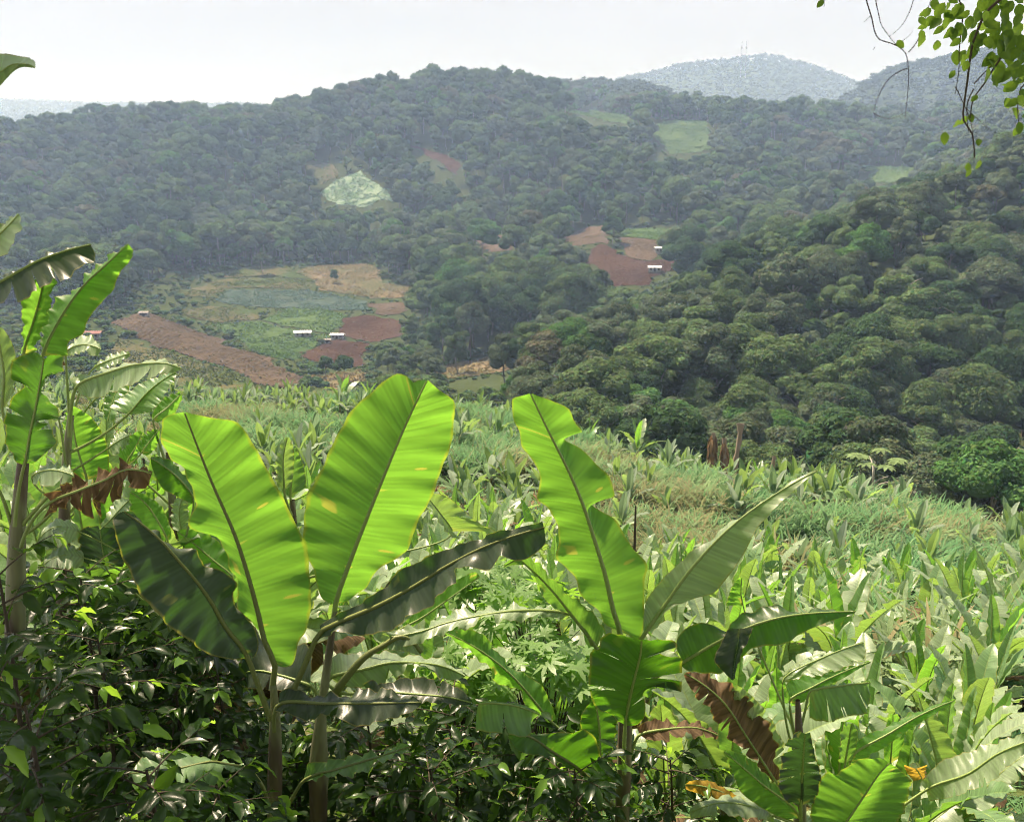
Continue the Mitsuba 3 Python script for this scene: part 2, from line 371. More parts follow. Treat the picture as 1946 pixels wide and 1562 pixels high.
def group_tree(level, tone, k):
    """A shapegroup of one kind of unit tree; level says how fine it is."""
    key = f'tree_{level}_{tone.replace(" ", "_")}_{k}'
    if key in GROUPS: return key
    rng = np.random.default_rng(abs(hash_str(key)) % 2**32)
    shape = ['dome', 'umbrella', 'tall', 'dome'][k % 4]
    col = TONES[tone]
    if level == 'near':
        cr = crown(rng, col, 30 if shape != 'tall' else 22, 8000, 0.0175, shape)
        tr = trunk(rng, 0.78, 0.016, 7, ((0.22, 0.20, 0.17) if k == 1 else (0.12, 0.105, 0.085)))
        scene[key] = {'type': 'shapegroup', 'crown': cr.ply('mat_foliage'), 'trunk': tr.ply('mat_solid')}
    else:
        puffs, cards, size, core = {'middle': (16, 1100, 0.040, 1), 'far': (11, 330, 0.066, 1), 'distant': (6, 30, 0.09, 1)}[level]
        vary = {'middle': 0.55, 'far': 0.35, 'distant': 0.0}[level]
        if level == 'distant': col = (0.052, 0.078, 0.034)
        cr = crown(rng, col, puffs, cards, size, shape, core, vary)
        if level != 'distant':
            tr = trunk(rng, 0.75, 0.014, 0, ((0.20, 0.185, 0.16) if k == 1 else (0.09, 0.08, 0.065)), 4)
            v, f, c = tr.arr(); cr.add(v, f, c)
        scene[key] = {'type': 'shapegroup', 'crown': cr.ply('mat_foliage')}
    GROUPS[key] = 1
    return key


def hash_str(s):
    h = 2166136261
    for ch in s.encode(): h = (h ^ ch) * 16777619 & 0xFFFFFFFF
    return h


def instance(key, group, m):
    scene[key] = {'type': 'instance', 'shapegroup': {'type': 'ref', 'id': group}, 'to_world': T(m)}


def mat4(loc, h, rz, wide=1.0, lean=(0, 0)):
    c, s = math.cos(rz), math.sin(rz)
    m = np.eye(4)
    m[:3, :3] = np.array([[c * wide, -s * wide, lean[0]], [s * wide, c * wide, lean[1]], [0, 0, 1]]) * h
    m[:3, 3] = loc
    return m


EDGE_PX = np.array([-420, 450, 800, 900, 1050, 1200, 1450, 1700, 1946, 2400.0])
EDGE_D = np.array([300, 300, 290, 190, 125, 96, 86, 76, 70, 70.0])
OPEN_GROUND = [(-500, 600), (100, 590), (215, 600), (270, 545), (330, 525), (430, 508), (560, 503), (716, 506), (740, 540), (785, 545), (775, 600),
        (765, 635), (705, 655), (690, 672), (640, 668), (575, 700), (612, 745), (560, 790), (-500, 790)]
rng = np.random.default_rng(5)


FORMS = ['round crowned', 'flat topped', 'narrow tall', 'broad round crowned']


def scatter():
    """Jittered places of trees over the wooded slopes, nearest first."""
    out = []
    y = 62.0
    while y < 5200:
        s = 5.6 if y < 140 else 7.0 if y < 300 else 9.6 if y < 700 else 10.6 if y < 1250 else 14 + (y - 1250) * 0.0045
        q = np.arange(-0.70, 0.70, s / y)
        n = len(q)
        yy = y + (rng.random(n) - 0.5) * s * 0.9
        x = (q + (rng.random(n) - 0.5) * s * 0.9 / y) * yy
        out.append(np.stack([x, yy, np.full(n, s)], 1))
        y += s
    return np.vstack(out)


pts = scatter()
px, py = project(np.stack([pts[:, 0], pts[:, 1], H(pts[:, 0], pts[:, 1])], 1))
keep = (pts[:, 1] > np.interp(px, EDGE_PX, EDGE_D)) & (px > -130) & (px < 2080)
keep &= ~(inside(OPEN_GROUND, px, py) & (pts[:, 1] < 640) & (px < 800))
keep &= ~((px < 480) & (pts[:, 1] < 300))
for poly in field_polys:
    c = poly.mean(0)
    grown = c + (poly - c) * (1 + (6.0 if c[1] > 400 else 2.5) / np.linalg.norm(poly - c, axis=1, keepdims=True))
    keep &= ~inside(grown, pts[:, 0], pts[:, 1])
pts, px, py = pts[keep], px[keep], py[keep]
d = pts[:, 1]
u = rng.random(len(d))
hh = np.where(d < 330, 9 + 9 * u ** 1.8, np.where(d < 1250, 12 + 19 * u ** 1.9, 12 + 9 * u))
hh = np.where((px > 1000) & (d < 140), 7 + 5.5 * u, hh)
hh = np.where((px < 860) & (d < 420), np.minimum(hh, 8 + 3 * u), hh)
gz = H(pts[:, 0], d)
# trees that stand in front of a clearing the photograph shows are left out
tx, ty = project(np.stack([pts[:, 0], d, gz + hh * 0.93], 1))
drop = np.zeros(len(d), bool)
for poly, dist in field_px:
    for k, o in ((0.35, 0), (0.65, 0), (1.0, 0), (0.8, -0.3), (0.8, 0.3)):
        mx, my = px + (tx - px) * k + o * hh * F / d, py + (ty - py) * k
        drop |= inside(poly, mx, my) & (d < dist + 30) & (d > dist * 0.3)
drop &= rng.random(len(d)) < 2
# trees hidden behind a ridge
vis = np.ones(len(d), bool)
for k in np.linspace(0.03, 0.975, 90):
    yk = d * k
    lim = H(pts[:, 0] * k, yk) + np.where(yk > 140, 3.5, 1.0)
    vis &= EYE + (gz + hh - EYE) * k > lim
keep = vis & ~drop
pts, d, gz, hh, px, py, tx, ty, u = (a[keep] for a in (pts, d, gz, hh, px, py, tx, ty, u))
tone_n = meshkit.fbm(np.stack([pts[:, 0] / 45, d / 45, 0 * d], 1), 2, 21)
pick = np.clip(0.55 * (tone_n - 0.5) * 2.4 + 0.5 + 0.55 * (rng.random(len(d)) - 0.5), 0, 0.9999)
cum = np.cumsum(TONE_W)
tone_i = np.searchsorted(cum, pick)
mixed = rng.random(len(d)) < 0.3
tone_i = np.where(mixed, rng.choice(5, len(d), p=TONE_W), tone_i)
order = np.argsort(-hh / d)
show = order[:290]
first = set(show.tolist())
n_stuff = 0
for i in range(len(d)):
    loc = [pts[i, 0], d[i], gz[i] - 0.2]
    wide = (0.88 + 0.36 * rng.random()) * (1.55 if d[i] > 1250 else 1.0)
    k = int(rng.integers(0, 4))
    if k == 2 and d[i] < 330 and rng.random() < 0.3: k = 0
    tone = TONE_NAMES[int(tone_i[i])]
    m = mat4(loc, hh[i], rng.random() * 6.28, wide, rng.normal(size=2) * 0.05)
    if i in first:
        key = numbered('forest_tree')
        instance(key, group_tree('near', tone, k), m)
        if d[i] > 330 or px[i] < 1000:
            tag(key, f'{tone} {FORMS[k]} tree of the wood between valley farm and near hillside', 'tree', 'trees of the valley wood')
        else:
            where = 'at the foot of' if d[i] < 125 else 'low on' if d[i] < 170 else 'half way up' if d[i] < 230 else 'near the crest of'
            tag(key, f'{tone} {FORMS[k]} tree in the wood {where} the near hillside', 'tree', 'trees of the near hillside')
    else:
        lv = 'near' if d[i] < 230 else 'middle' if d[i] < 620 else 'far' if d[i] < 1250 else 'distant'
        n_stuff += 1
        g = group_tree('middle' if lv == 'near' else lv, tone, k if lv != 'distant' else k % 2)
        instance(f'forest__{n_stuff:04d}', g, m)
tag('forest', 'dense mixed forest over the hills, hazier with every ridge', 'forest', None, 'stuff')
print('trees', len(d), 'stuff', n_stuff, 'nearest', d.min(), 'far of first', d[show].max())
# ------------------------------------------------------------------ undergrowth between the fields
def group_bush(kind, tone, k):
    key = f'bush_{kind}_{k}'
    if key not in GROUPS:
        g = np.random.default_rng(900 + hash_str(key) % 1000)
        m = MB()
        for j in range(6):
            a = g.random() * 6.28
            c = np.array([0.38 * math.cos(a) * g.random() ** .5, 0.38 * math.sin(a) * g.random() ** .5, 0.34 + 0.3 * g.random()])
            col = np.asarray(tone) * (1 + 0.2 * (g.random() * 2 - 1))
            i = ICO[1]
            m.add(c + i.vertices * 0.24, i.faces, col * 0.9)
            m.add(*leaf_cards(g, c, 0.30, 40, 0.10, col, 0.9))
        scene[key] = {'type': 'shapegroup', 'crown': m.ply('mat_foliage')}
        GROUPS[key] = 1
    return key


rng = np.random.default_rng(17)
n_bush = 0
BUSH = [('shrub', (0.065, 0.110, 0.038)), ('olive', (0.090, 0.120, 0.046)), ('bluish', (0.060, 0.110, 0.058)), ('fresh', (0.095, 0.165, 0.050))]
y = 126.0
cand = []
while y < 960:
    s = 3.0 + y * 0.004
    q = np.arange(-0.62, 0.45, s / y)
    cand.append(np.stack([(q + (rng.random(len(q)) - .5) * s / y) * y, y + (rng.random(len(q)) - .5) * s, np.full(len(q), s)], 1))
    y += s
cand = np.vstack(cand)
gz = H(cand[:, 0], cand[:, 1])
px, py = project(np.stack([cand[:, 0], cand[:, 1], gz], 1))
OG = np.array(OPEN_GROUND, float); OGC = np.array([450, 620.0])
keep = inside(OGC + (OG - OGC) * np.array([1.10, 1.30]), px, py) | (cand[:, 1] < np.interp(px, EDGE_PX, EDGE_D) + 10)
keep |= meshkit.noise(np.stack([cand[:, 0] / 20, cand[:, 1] / 20, 0 * px], 1), 4) > 0.62
keep &= cand[:, 1] < 640
for poly in field_polys:
    c = poly.mean(0)
    grown = c + (poly - c) * (1 + 13.0 / np.linalg.norm(poly - c, axis=1, keepdims=True))
    keep |= inside(grown, cand[:, 0], cand[:, 1])
keep &= (px > -60) & (px < 1800)
for poly in field_polys:
    keep &= ~inside(poly, cand[:, 0], cand[:, 1])
keep &= rng.random(len(px)) < 0.85
for k in np.linspace(0.05, 0.97, 60):
    keep &= EYE + (gz + 2.5 - EYE) * k > H(cand[:, 0] * k, cand[:, 1] * k) + 0.2
hb = 1.2 + 3.0 * rng.random(len(px)) ** 2.2
infront = np.zeros(len(px), bool)
bx_, by_ = project(np.stack([cand[:, 0], cand[:, 1], gz + hb], 1))
for poly, dist in field_px:
    infront |= inside(poly, bx_, by_) & (cand[:, 1] < dist)
hb = np.where(infront, np.minimum(hb, 1.3), hb)
cand, gz, hb = cand[keep], gz[keep], hb[keep]
for i in range(len(cand)):
    j = int(rng.choice(4, p=[.42, .26, .22, .10]))
    h = hb[i]
    n_bush += 1
    instance(f'undergrowth__{n_bush:04d}', group_bush(BUSH[j][0], BUSH[j][1], int(rng.integers(0, 2))), mat4([cand[i, 0], cand[i, 1], gz[i] - 0.1], h, rng.random() * 6.28, 1.3))
tag('undergrowth', 'shrubs and hedges that separate the valley fields', 'undergrowth', None, 'stuff')

# ------------------------------------------------------------------ crops: small plants over the fields
CROP = {'mat_brown': ((0.12, 0.11, 0.06), 0.05, 0.5), 'mat_red': ((0.10, 0.08, 0.045), 0.04, 0.5), 'mat_green_crop': ((0.085, 0.155, 0.05), 0.55, 0.55), 'mat_olive': ((0.095, 0.125, 0.045), 0.40, 0.6),
        'mat_cabbage': ((0.085, 0.145, 0.11), 0.6, 0.5), 'mat_straw': ((0.20, 0.165, 0.085), 0.40, 0.6), 'mat_pale': ((0.17, 0.26, 0.17), 0.6, 0.8)}
rng = np.random.default_rng(41)
m = MB()
for (mat, px_, sp_, amp_, lab_), poly in zip(FIELDS, field_polys):
    col, dens, sz = CROP[mat]
    lo, hi = poly.min(0) - 2, poly.max(0) + 2
    far = poly[:, 1].mean() > 640
    n = int(min(9000, (hi - lo).prod() * dens / (2.4 if far else 1.0)))
    c = lo + rng.random((n, 2)) * (hi - lo)
    c = c[inside(poly, c[:, 0], c[:, 1])]
    g = np.stack([H(poly[:, 0].mean() + 6, poly[:, 1].mean()) - H(poly[:, 0].mean() - 6, poly[:, 1].mean()), H(poly[:, 0].mean(), poly[:, 1].mean() + 6) - H(poly[:, 0].mean(), poly[:, 1].mean() - 6)]) + 1e-6
    g = g / np.linalg.norm(g)
    row = np.round((c @ g) / 2.2) * 2.2 - c @ g
    c = c + np.outer(row * (0.0 if mat in ('mat_straw', 'mat_pale') else 0.85), g)                       # crops stand in rows
    keep = meshkit.noise(np.stack([c[:, 0] / 9, c[:, 1] / 9, 0 * c[:, 0]], 1), 6) > 0.30
    c = c[keep]
    z = H(c[:, 0], c[:, 1]) + 0.55
    for rep in range(3):
        k = len(c)
        if k == 0: continue
        p = np.stack([c[:, 0], c[:, 1], z], 1) + rng.normal(size=(k, 3)) * [0.25, 0.25, 0.15]
        nr = np.array([0, 0, 0.7]) + rand_dirs(rng, k) * 0.8
        nr /= np.linalg.norm(nr, axis=1, keepdims=True)
        a = np.cross(nr, rand_dirs(rng, k)); a /= np.linalg.norm(a, axis=1, keepdims=True)
        b = np.cross(nr, a)
        s = (sz * (1.5 if far else 1.0) * (0.5 + 0.8 * rng.random(k)))[:, None]
        v = np.stack([p - a * s, p - b * s * .5, p + a * s, p + b * s * .5], 1).reshape(-1, 3)
        i = np.arange(k) * 4
        m.add(v, np.stack([i, i + 1, i + 2, i + 3], 1), np.repeat(np.array(col) * (0.65 + 0.7 * rng.random((k, 1))), 4, 0))
scene['crop_plants'] = m.ply('mat_foliage')
tag('crop_plants', 'low crops and weeds standing in rows on the valley fields', 'crops', None, 'stuff')

# ------------------------------------------------------------------ banana leaves
def resample(p, n):
    p = np.asarray(p, float)
    s = np.r_[0, np.cumsum(np.linalg.norm(np.diff(p, axis=0), axis=1))]
    s /= s[-1]
    t = np.linspace(0, 1, n)
    if len(p) == 2: return p[0] + (p[1] - p[0]) * t[:, None]
    return PchipInterpolator(s, p, axis=0)(t)


def blade(rib, edges, ns=36, nc=5, bulge=0.05, ripple=0.035, freq=7.0, tears=(0, 0), gap=0.10, droop=0.10, seed=0, wear=0.0):
    """A leaf blade: two sides of strips between the midrib and each edge. Returns vertices, faces, uv (metres along, -1..1 across)."""
    g = np.random.default_rng(seed)
    rib = np.asarray(rib, float)
    fr = PchipInterpolator(np.linspace(0, 1, 60), resample(rib, 60), axis=0)
    length = np.linalg.norm(np.diff(resample(rib, 60), axis=0), axis=1).sum()
    V, Fc, UV, n0 = [], [], [], 0
    for side in (0, 1):
        fe = PchipInterpolator(np.linspace(0, 1, 60), resample(edges[side], 60), axis=0)
        k = int(tears[side])
        cuts = np.r_[0.0, np.sort(np.clip(np.linspace(0.12, 0.93, k + 2)[1:-1] + g.normal(size=k) * 0.25 / (k + 1), 0.05, 0.96)), 1.0] if k else np.array([0.0, 1.0])
        ph = g.random(4) * 6.28
        sg = 1 if side else -1
        for a, b in zip(cuts[:-1], cuts[1:]):
            if b - a < 1e-3: continue
            m = max(3, int(round(ns * (b - a))) + 1)
            t = np.linspace(a, b, m)
            u = np.linspace(0, 1, nc + 1)
            tt, uu = np.meshgrid(t, u, indexing='ij')
            cut = 0.12 + 0.25 * g.random()
            open_ = np.clip((uu - cut) / (1 - cut), 0, 1)
            gp = gap * (0.5 + g.random()) if k else 0.0
            mid = 0.5 * (a + b)
            lo, hi = (0 if a == 0 else 1), (0 if b == 1 else 1)
            off = tt - mid
            te = np.clip(tt - np.where(off > 0, hi, lo) * off * gp * 2 * open_, 0, 1)
            R, E = fr(te), fe(te)
            tang = fr(np.clip(te + 0.02, 0, 1)) - fr(np.clip(te - 0.02, 0, 1))
            w = E - R
            nrm = np.cross(tang, w) * sg
            ln = np.linalg.norm(nrm, axis=-1, keepdims=True)
            nrm = nrm / np.maximum(ln, 1e-9)
            wl = np.linalg.norm(w, axis=-1)
            rp = (np.sin(te * freq * 6.28 + ph[0]) + 0.6 * np.sin(te * freq * 2.3 * 6.28 + ph[1]) + 0.5 * np.sin(te * freq * 0.45 * 6.28 + ph[2])) * ripple
            dr_ = (g.random() * 2 - 1) * droop if k else 0.0
            hgt = wl * (bulge * 4 * uu * (1 - uu)) + rp * uu ** 1.6 * np.minimum(1, wl / 0.05) + dr_ * wl * uu * open_
            P = R + w * uu[..., None] + nrm * hgt[..., None]
            V.append(P.reshape(-1, 3))
            UV.append(np.stack([te * length, uu * sg], -1).reshape(-1, 2))
            f = grid_faces(m, nc + 1, side == 0)
            Fc.append(f + n0); n0 += m * (nc + 1)
    return np.vstack(V), np.vstack(Fc), np.vstack(UV)


def rib_tube(points, r0, r1, sides=6, n=14, lift=0.0):
    p = resample(points, n)
    return _tube(p, np.linspace(r0, r1, n), sides)


def banana_material(key, top, through, streak=0.25, rough=0.38, spec=0.5, weight=0.5, yellow=0.0, vein=38.0):
    """A leaf: glossy ribbed surface that reflects, blade that lets light through in a yellower green."""
    def lines(p, n, uv):
        s = uv.x - 0.05 * dr.abs(uv.y)
        return mikit.noise(s * vein * 4.5, uv.y * 0.6, 1.0) * 0.10 + mikit.noise(s * vein * 2.2, uv.y * 0.7, 5.0) * 0.84 + mikit.noise(s * vein * 0.12, uv.y * 0.8, 7.0) * 0.06
    def scars(uv):
        s = uv.x - 0.05 * dr.abs(uv.y)
        return mikit.smoothstep(0.90, 0.95, mikit.noise(s * 24.0, uv.y * 1.6, 31.0)) * yellow
    def c_top(p, n, uv):
        k = 1 + streak * (lines(p, n, uv) - 0.5) * 2
        c = mi.Color3f(top) * k * (0.85 + 0.3 * mikit.noise(p.x * 3, p.y * 3, p.z * 3))
        edge = mikit.smoothstep(0.955, 0.99, dr.abs(uv.y) + 0.03 * (mikit.noise(uv.x * 25, 2.0) - 0.5))
        return mikit.mix(c, (0.22, 0.17, 0.05), edge * 0.7)
    def c_thr(p, n, uv):
        k = 1 + streak * 0.8 * (lines(p, n, uv) - 0.5) * 2
        c = mi.Color3f(through) * k
        c = mikit.mix(c, mi.Color3f(0.85, 0.78, 0.12), scars(uv) * 0.7)
        edge = mikit.smoothstep(0.93, 0.985, dr.abs(uv.y) + 0.05 * (mikit.noise(uv.x * 25, 2.0) - 0.5))
        return mikit.mix(c, (0.62, 0.60, 0.05), edge * 0.40)
    scene[key] = {'type': 'bumpmap', 'arbitrary': mikit.proc(lambda p, n, uv: 0.5 * lines(p, n, uv)), 'scale': 0.0018,
                  'bsdf': {'type': 'blendbsdf', 'weight': weight,
                           'a': {'type': 'principledthin', 'base_color': mikit.proc(c_thr), 'roughness': 0.6, 'diff_trans': 2.0, 'eta': 1.01},
                           'b': {'type': 'twosided', 'bsdf': {'type': 'principled', 'base_color': mikit.proc(c_top), 'roughness': rough, 'specular': spec}}}}


banana_material('mat_leaf_field', (0.145, 0.235, 0.115), (0.22, 0.48, 0.04), rough=0.36, weight=0.62, yellow=0.3)
banana_material('mat_leaf_glare', (0.23, 0.30, 0.19), (0.32, 0.54, 0.07), rough=0.38, weight=0.64, yellow=0.3)  # paler copy of the leaf: waxy glare put into the colour
banana_material('mat_leaf_young', (0.064, 0.150, 0.038), (0.27, 0.61, 0.050), rough=0.5, spec=0.3, yellow=1.0)
banana_material('mat_leaf_deep_shade', (0.068, 0.092, 0.064), (0.035, 0.095, 0.014), rough=0.36, spec=0.65, yellow=0.2)  # grey dark copy of the leaf: shade and sky sheen put into colour
banana_material('mat_leaf_shade', (0.060, 0.10, 0.045), (0.12, 0.34, 0.012), rough=0.34, yellow=0.2)  # dimmer copy of the leaf, its shade put into the colours
banana_material('mat_leaf_dry', (0.16, 0.11, 0.068), (0.17, 0.10, 0.042), rough=0.75, spec=0.2, streak=0.6)
banana_material('mat_leaf_gold', (0.42, 0.27, 0.05), (0.65, 0.42, 0.05), rough=0.6, spec=0.3, streak=0.5)


def stem_colour(p, n, uv):
    a = mikit.fbm(p.x * 9, p.y * 9, p.z * 2.5, 3)
    b = mikit.noise(p.x * 30, p.y * 30, p.z * 3)
    c = mikit.mix((0.19, 0.20, 0.11), (0.10, 0.075, 0.055), mikit.smoothstep(0.42, 0.62, a))
    return c * (0.75 + 0.5 * b)


scene['mat_stem'] = {'type': 'twosided', 'bsdf': {'type': 'principled', 'base_color': mikit.proc(stem_colour), 'roughness': 0.55, 'specular': 0.4}}
scene['mat_rib'] = {'type': 'twosided', 'bsdf': {'type': 'principled', 'base_color': rgb(0.22, 0.30, 0.085), 'roughness': 0.45, 'specular': 0.4}}
scene['mat_rib_dark'] = {'type': 'twosided', 'bsdf': {'type': 'principled', 'base_color': rgb(0.15, 0.175, 0.055), 'roughness': 0.5, 'specular': 0.4}}


def leaf_path(base, az, e0, droop, length, petiole, n=16):
    """Petiole and rib of a leaf that rises at e0 and bends over."""
    s = np.linspace(0, 1, n)
    e = e0 - droop * s ** 1.6
    step = (length + petiole) / (n - 1)
    d = np.stack([np.cos(e) * math.cos(az), np.cos(e) * math.sin(az), np.sin(e)], 1)
    p = np.asarray(base) + np.vstack([[0, 0, 0], np.cumsum(d[:-1] * step, 0)])
    return p, d


def leaf_on(path, dirs, az, petiole, length, wmax, fold, seed, ns, nc, tears, roll=0.0, ripple=0.02):
    n = len(path)
    k0 = max(1, int(round(petiole / (petiole + length) * (n - 1))))
    rib = path[k0:]
    s = np.linspace(0, 1, len(rib))
    w = wmax * np.clip(np.sin(np.pi * np.clip(0.04 + 0.955 * s, 0, 1) ** 0.85), 0, 1) ** 0.55
    side = np.array([-math.sin(az), math.cos(az), 0])
    upv = np.cross(dirs[k0:], side)
    upv *= np.sign(upv[:, 2:3] + 1e-9)
    edges = []
    for sg in (-1, 1):
        a = fold + sg * roll
        edges.append(rib + (sg * side * math.cos(a) + upv * math.sin(a)) * w[:, None])
    return rib, blade(rib, edges, ns, nc, 0.05, ripple, 5.0 * length, tears, 0.10, 0.16, seed)


def banana_proto(seed, ns=18, nc=3, tearing=4, height=1.0, dry=1):
    """Parts of one plant: name -> shape dict."""
    g = np.random.default_rng(seed)
    parts = {}
    hs = (0.75 + 0.6 * g.random()) * height
    z = np.linspace(-0.3, hs, 7)
    lean = g.normal(size=2) * 0.05
    p = np.stack([lean[0] * z, lean[1] * z, z], 1)
    v, f = _tube(p, np.linspace(0.10, 0.045, 7) * height, 8)
    parts['pseudostem'] = mikit.ply((v, f), 'mat_stem', smooth=True)
    n = int(g.integers(7, 10))
    for k in range(n):
        az = k * 2.4 + g.normal() * 0.3
        a = k / (n - 1)                                  # 0 the youngest, upright
        e0 = math.radians(84 - 48 * a + g.normal() * 9)
        droop = math.radians(8 + 75 * a ** 0.8 + g.normal() * 8)
        L = (1.15 + 0.45 * math.sin(np.pi * min(1, 0.25 + a * 0.8)) + 0.15 * g.random()) * height
        pet = (0.12 + 0.22 * a) * height
        base = p[-1] + np.array([0.02 * math.cos(az), 0.02 * math.sin(az), -0.32 * a * height])
        path, d = leaf_path(base, az, e0, droop, L, pet)
        fold = math.radians(35 - 55 * a + g.normal() * 6)
        wm = (0.21 + 0.08 * g.random()) * height * (0.55 if k == 0 else 1)
        tn = 0 if a < 0.25 else int(g.integers(0, tearing + 1))
        rib, (bv, bf, uv) = leaf_on(path, d, az, pet, L, wm, fold, seed * 50 + k, ns, nc, (tn, max(0, tn - 1)), g.normal() * 0.2)
        mat = 'mat_leaf_dry' if (k >= n - dry) else 'mat_leaf_young' if (k == 1 and seed % 3 == 0) else 'mat_leaf_glare' if g.random() < 0.5 else 'mat_leaf_field'
        nm = 'leaf' if k == 0 else f'leaf_{k:03d}'
        parts[nm] = mikit.ply((bv, bf), mat, smooth=True, uv=uv)
        rv, rf = rib_tube(path, 0.018 * height, 0.004, 4, 9)
        parts[nm + '__midrib'] = mikit.ply((rv, rf), 'mat_rib', smooth=True)
    return parts


N_PROTO = 7
for k in range(N_PROTO):
    scene[f'banana_kind_{k}'] = {'type': 'shapegroup', **banana_proto(40 + k, 14, 2, 4, dry=(1 if k % 2 else 0))}
# lighter copies for the far edge of the field: the leaves of a plant as one mesh
for k in range(6):
    g = np.random.default_rng(70 + k)
    m = MB()
    for j in range(8):
        az, a = j * 2.4, j / 7
        path, dd = leaf_path([0, 0, 1.1 - 0.3 * a], az, math.radians(84 - 45 * a), math.radians(10 + 70 * a), 1.3, 0.2, 9)
        rib, (bv, bf, uv) = leaf_on(path, dd, az, 0.2, 1.3, 0.19, math.radians(30 - 50 * a), k * 9 + j, 8, 2, (0, 0) if a < 0.4 else (2, 2))
        m.add(bv, bf, np.array([(0.30, 0.38, 0.27), (0.17, 0.28, 0.12), (0.22, 0.33, 0.17), (0.26, 0.40, 0.10)][int(g.integers(0, 4))]) * (0.75 + 0.4 * g.random()))
    m.add(*_tube([[0, 0, -0.2], [0, 0, 0.6], [0, 0, 1.1]], [0.09, 0.07, 0.045], 5), (0.12, 0.12, 0.06))
    scene[f'banana_light_{k}'] = {'type': 'shapegroup', 'plant': m.ply('mat_grass', True)}
scene['mat_grass'] = {'type': 'principledthin', 'base_color': VC, 'roughness': 0.45, 'diff_trans': 0.9, 'eta': 1.35}

# ------------------------------------------------------------------ the banana field: contour rows of tall grass, bananas between them
ROWS = [[(330, 752), (500, 758), (700, 790), (860, 800), (1000, 835), (1110, 870)],
        [(360, 800), (600, 835), (760, 850), (900, 872), (1040, 890), (1180, 905)],
        [(330, 840), (600, 880), (850, 905), (1010, 918), (1180, 930), (1400, 945), (1620, 985), (1800, 1018)],
        [(1100, 965), (1350, 1000), (1600, 1030), (1800, 1045), (1990, 1070)],
        [(1120, 1012), (1400, 1060), (1700, 1090), (2000, 1115)],
        [(1200, 1075), (1500, 1130), (1750, 1150), (2000, 1160)],
        [(1500, 1195), (1700, 1225), (2000, 1245)],
        [(1450, 1300), (1700, 1330), (2000, 1345)]]
WIDE = [5.0, 3.6, 4.0, 2.6, 2.4, 2.2, 1.4, 0.9]
rows_w = [np.array([cast(a, b) for a, b in resample(r, 24)]) for r in ROWS]
EDGE2_PX = np.array([-420, 0, 250, 450, 700, 950, 1200, 1450, 1700, 1946, 2400.0])
EDGE2_D = np.array([112, 112, 107, 107, 102, 97, 84, 77, 65, 62, 62.0])


def grass_group(k, tone):
    key = f'grass_kind_{k}'
    if key not in GROUPS:
        g = np.random.default_rng(300 + k)
        m = MB()
        for j in range(58):
            az, h = g.random() * 6.28, 0.75 + 0.6 * g.random()
            b = np.array([0.30 * g.normal(), 0.30 * g.normal(), 0])
            e0, dp = math.radians(80 - 18 * g.random()), math.radians(50 + 95 * g.random())
            s = np.linspace(0, 1, 5)
            e = e0 - dp * s ** 2
            dd = np.stack([np.cos(e) * math.cos(az), np.cos(e) * math.sin(az), np.sin(e)], 1)
            pth = b + np.vstack([[0, 0, 0], np.cumsum(dd[:-1] * h * 1.25 / 4, 0)])
            sd = np.array([-math.sin(az), math.cos(az), 0]) * np.array([0.022, 0.026, 0.021, 0.014, 0.002])[:, None] * (0.8 + 0.7 * g.random())
            vv = np.stack([pth - sd, pth + sd], 1).reshape(-1, 3)
            i = np.arange(4) * 2
            dry = g.random() < 0.10
            col = np.array((0.30, 0.27, 0.15) if dry else tone) * (0.7 + 0.6 * g.random())
            m.add(vv, np.stack([i, i + 1, i + 3, i + 2], 1), col)
        for j in range(16):                                # withered leaves at the foot; their brown also stands in for shade
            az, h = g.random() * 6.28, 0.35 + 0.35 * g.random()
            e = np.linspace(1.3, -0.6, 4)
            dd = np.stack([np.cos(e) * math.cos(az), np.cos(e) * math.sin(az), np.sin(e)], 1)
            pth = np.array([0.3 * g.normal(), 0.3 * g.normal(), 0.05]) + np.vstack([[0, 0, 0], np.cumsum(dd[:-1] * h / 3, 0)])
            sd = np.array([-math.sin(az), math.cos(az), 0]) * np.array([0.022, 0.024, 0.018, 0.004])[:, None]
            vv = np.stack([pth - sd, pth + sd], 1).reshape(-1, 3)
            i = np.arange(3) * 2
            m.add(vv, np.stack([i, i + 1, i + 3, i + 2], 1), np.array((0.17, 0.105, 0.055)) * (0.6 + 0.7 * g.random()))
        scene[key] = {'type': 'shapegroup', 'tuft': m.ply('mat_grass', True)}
        GROUPS[key] = 1
    return key


GT = [(0.175, 0.33, 0.14), (0.22, 0.365, 0.17), (0.145, 0.30, 0.135), (0.26, 0.36, 0.18), (0.19, 0.35, 0.155), (0.24, 0.25, 0.125)]


def grass_kind(x, y, front):
    """Which of the six kinds of tuft stands here: patches, with withered ones along the front of a row."""
    n = float(meshkit.noise(np.array([x / 5.0, y / 4.0, 1.0]), 12)) + 0.25 * (rng.random() - 0.5)
    if n > (0.70 if front else 0.92): return 5
    return min(4, max(0, int((n - 0.15) * 7)))

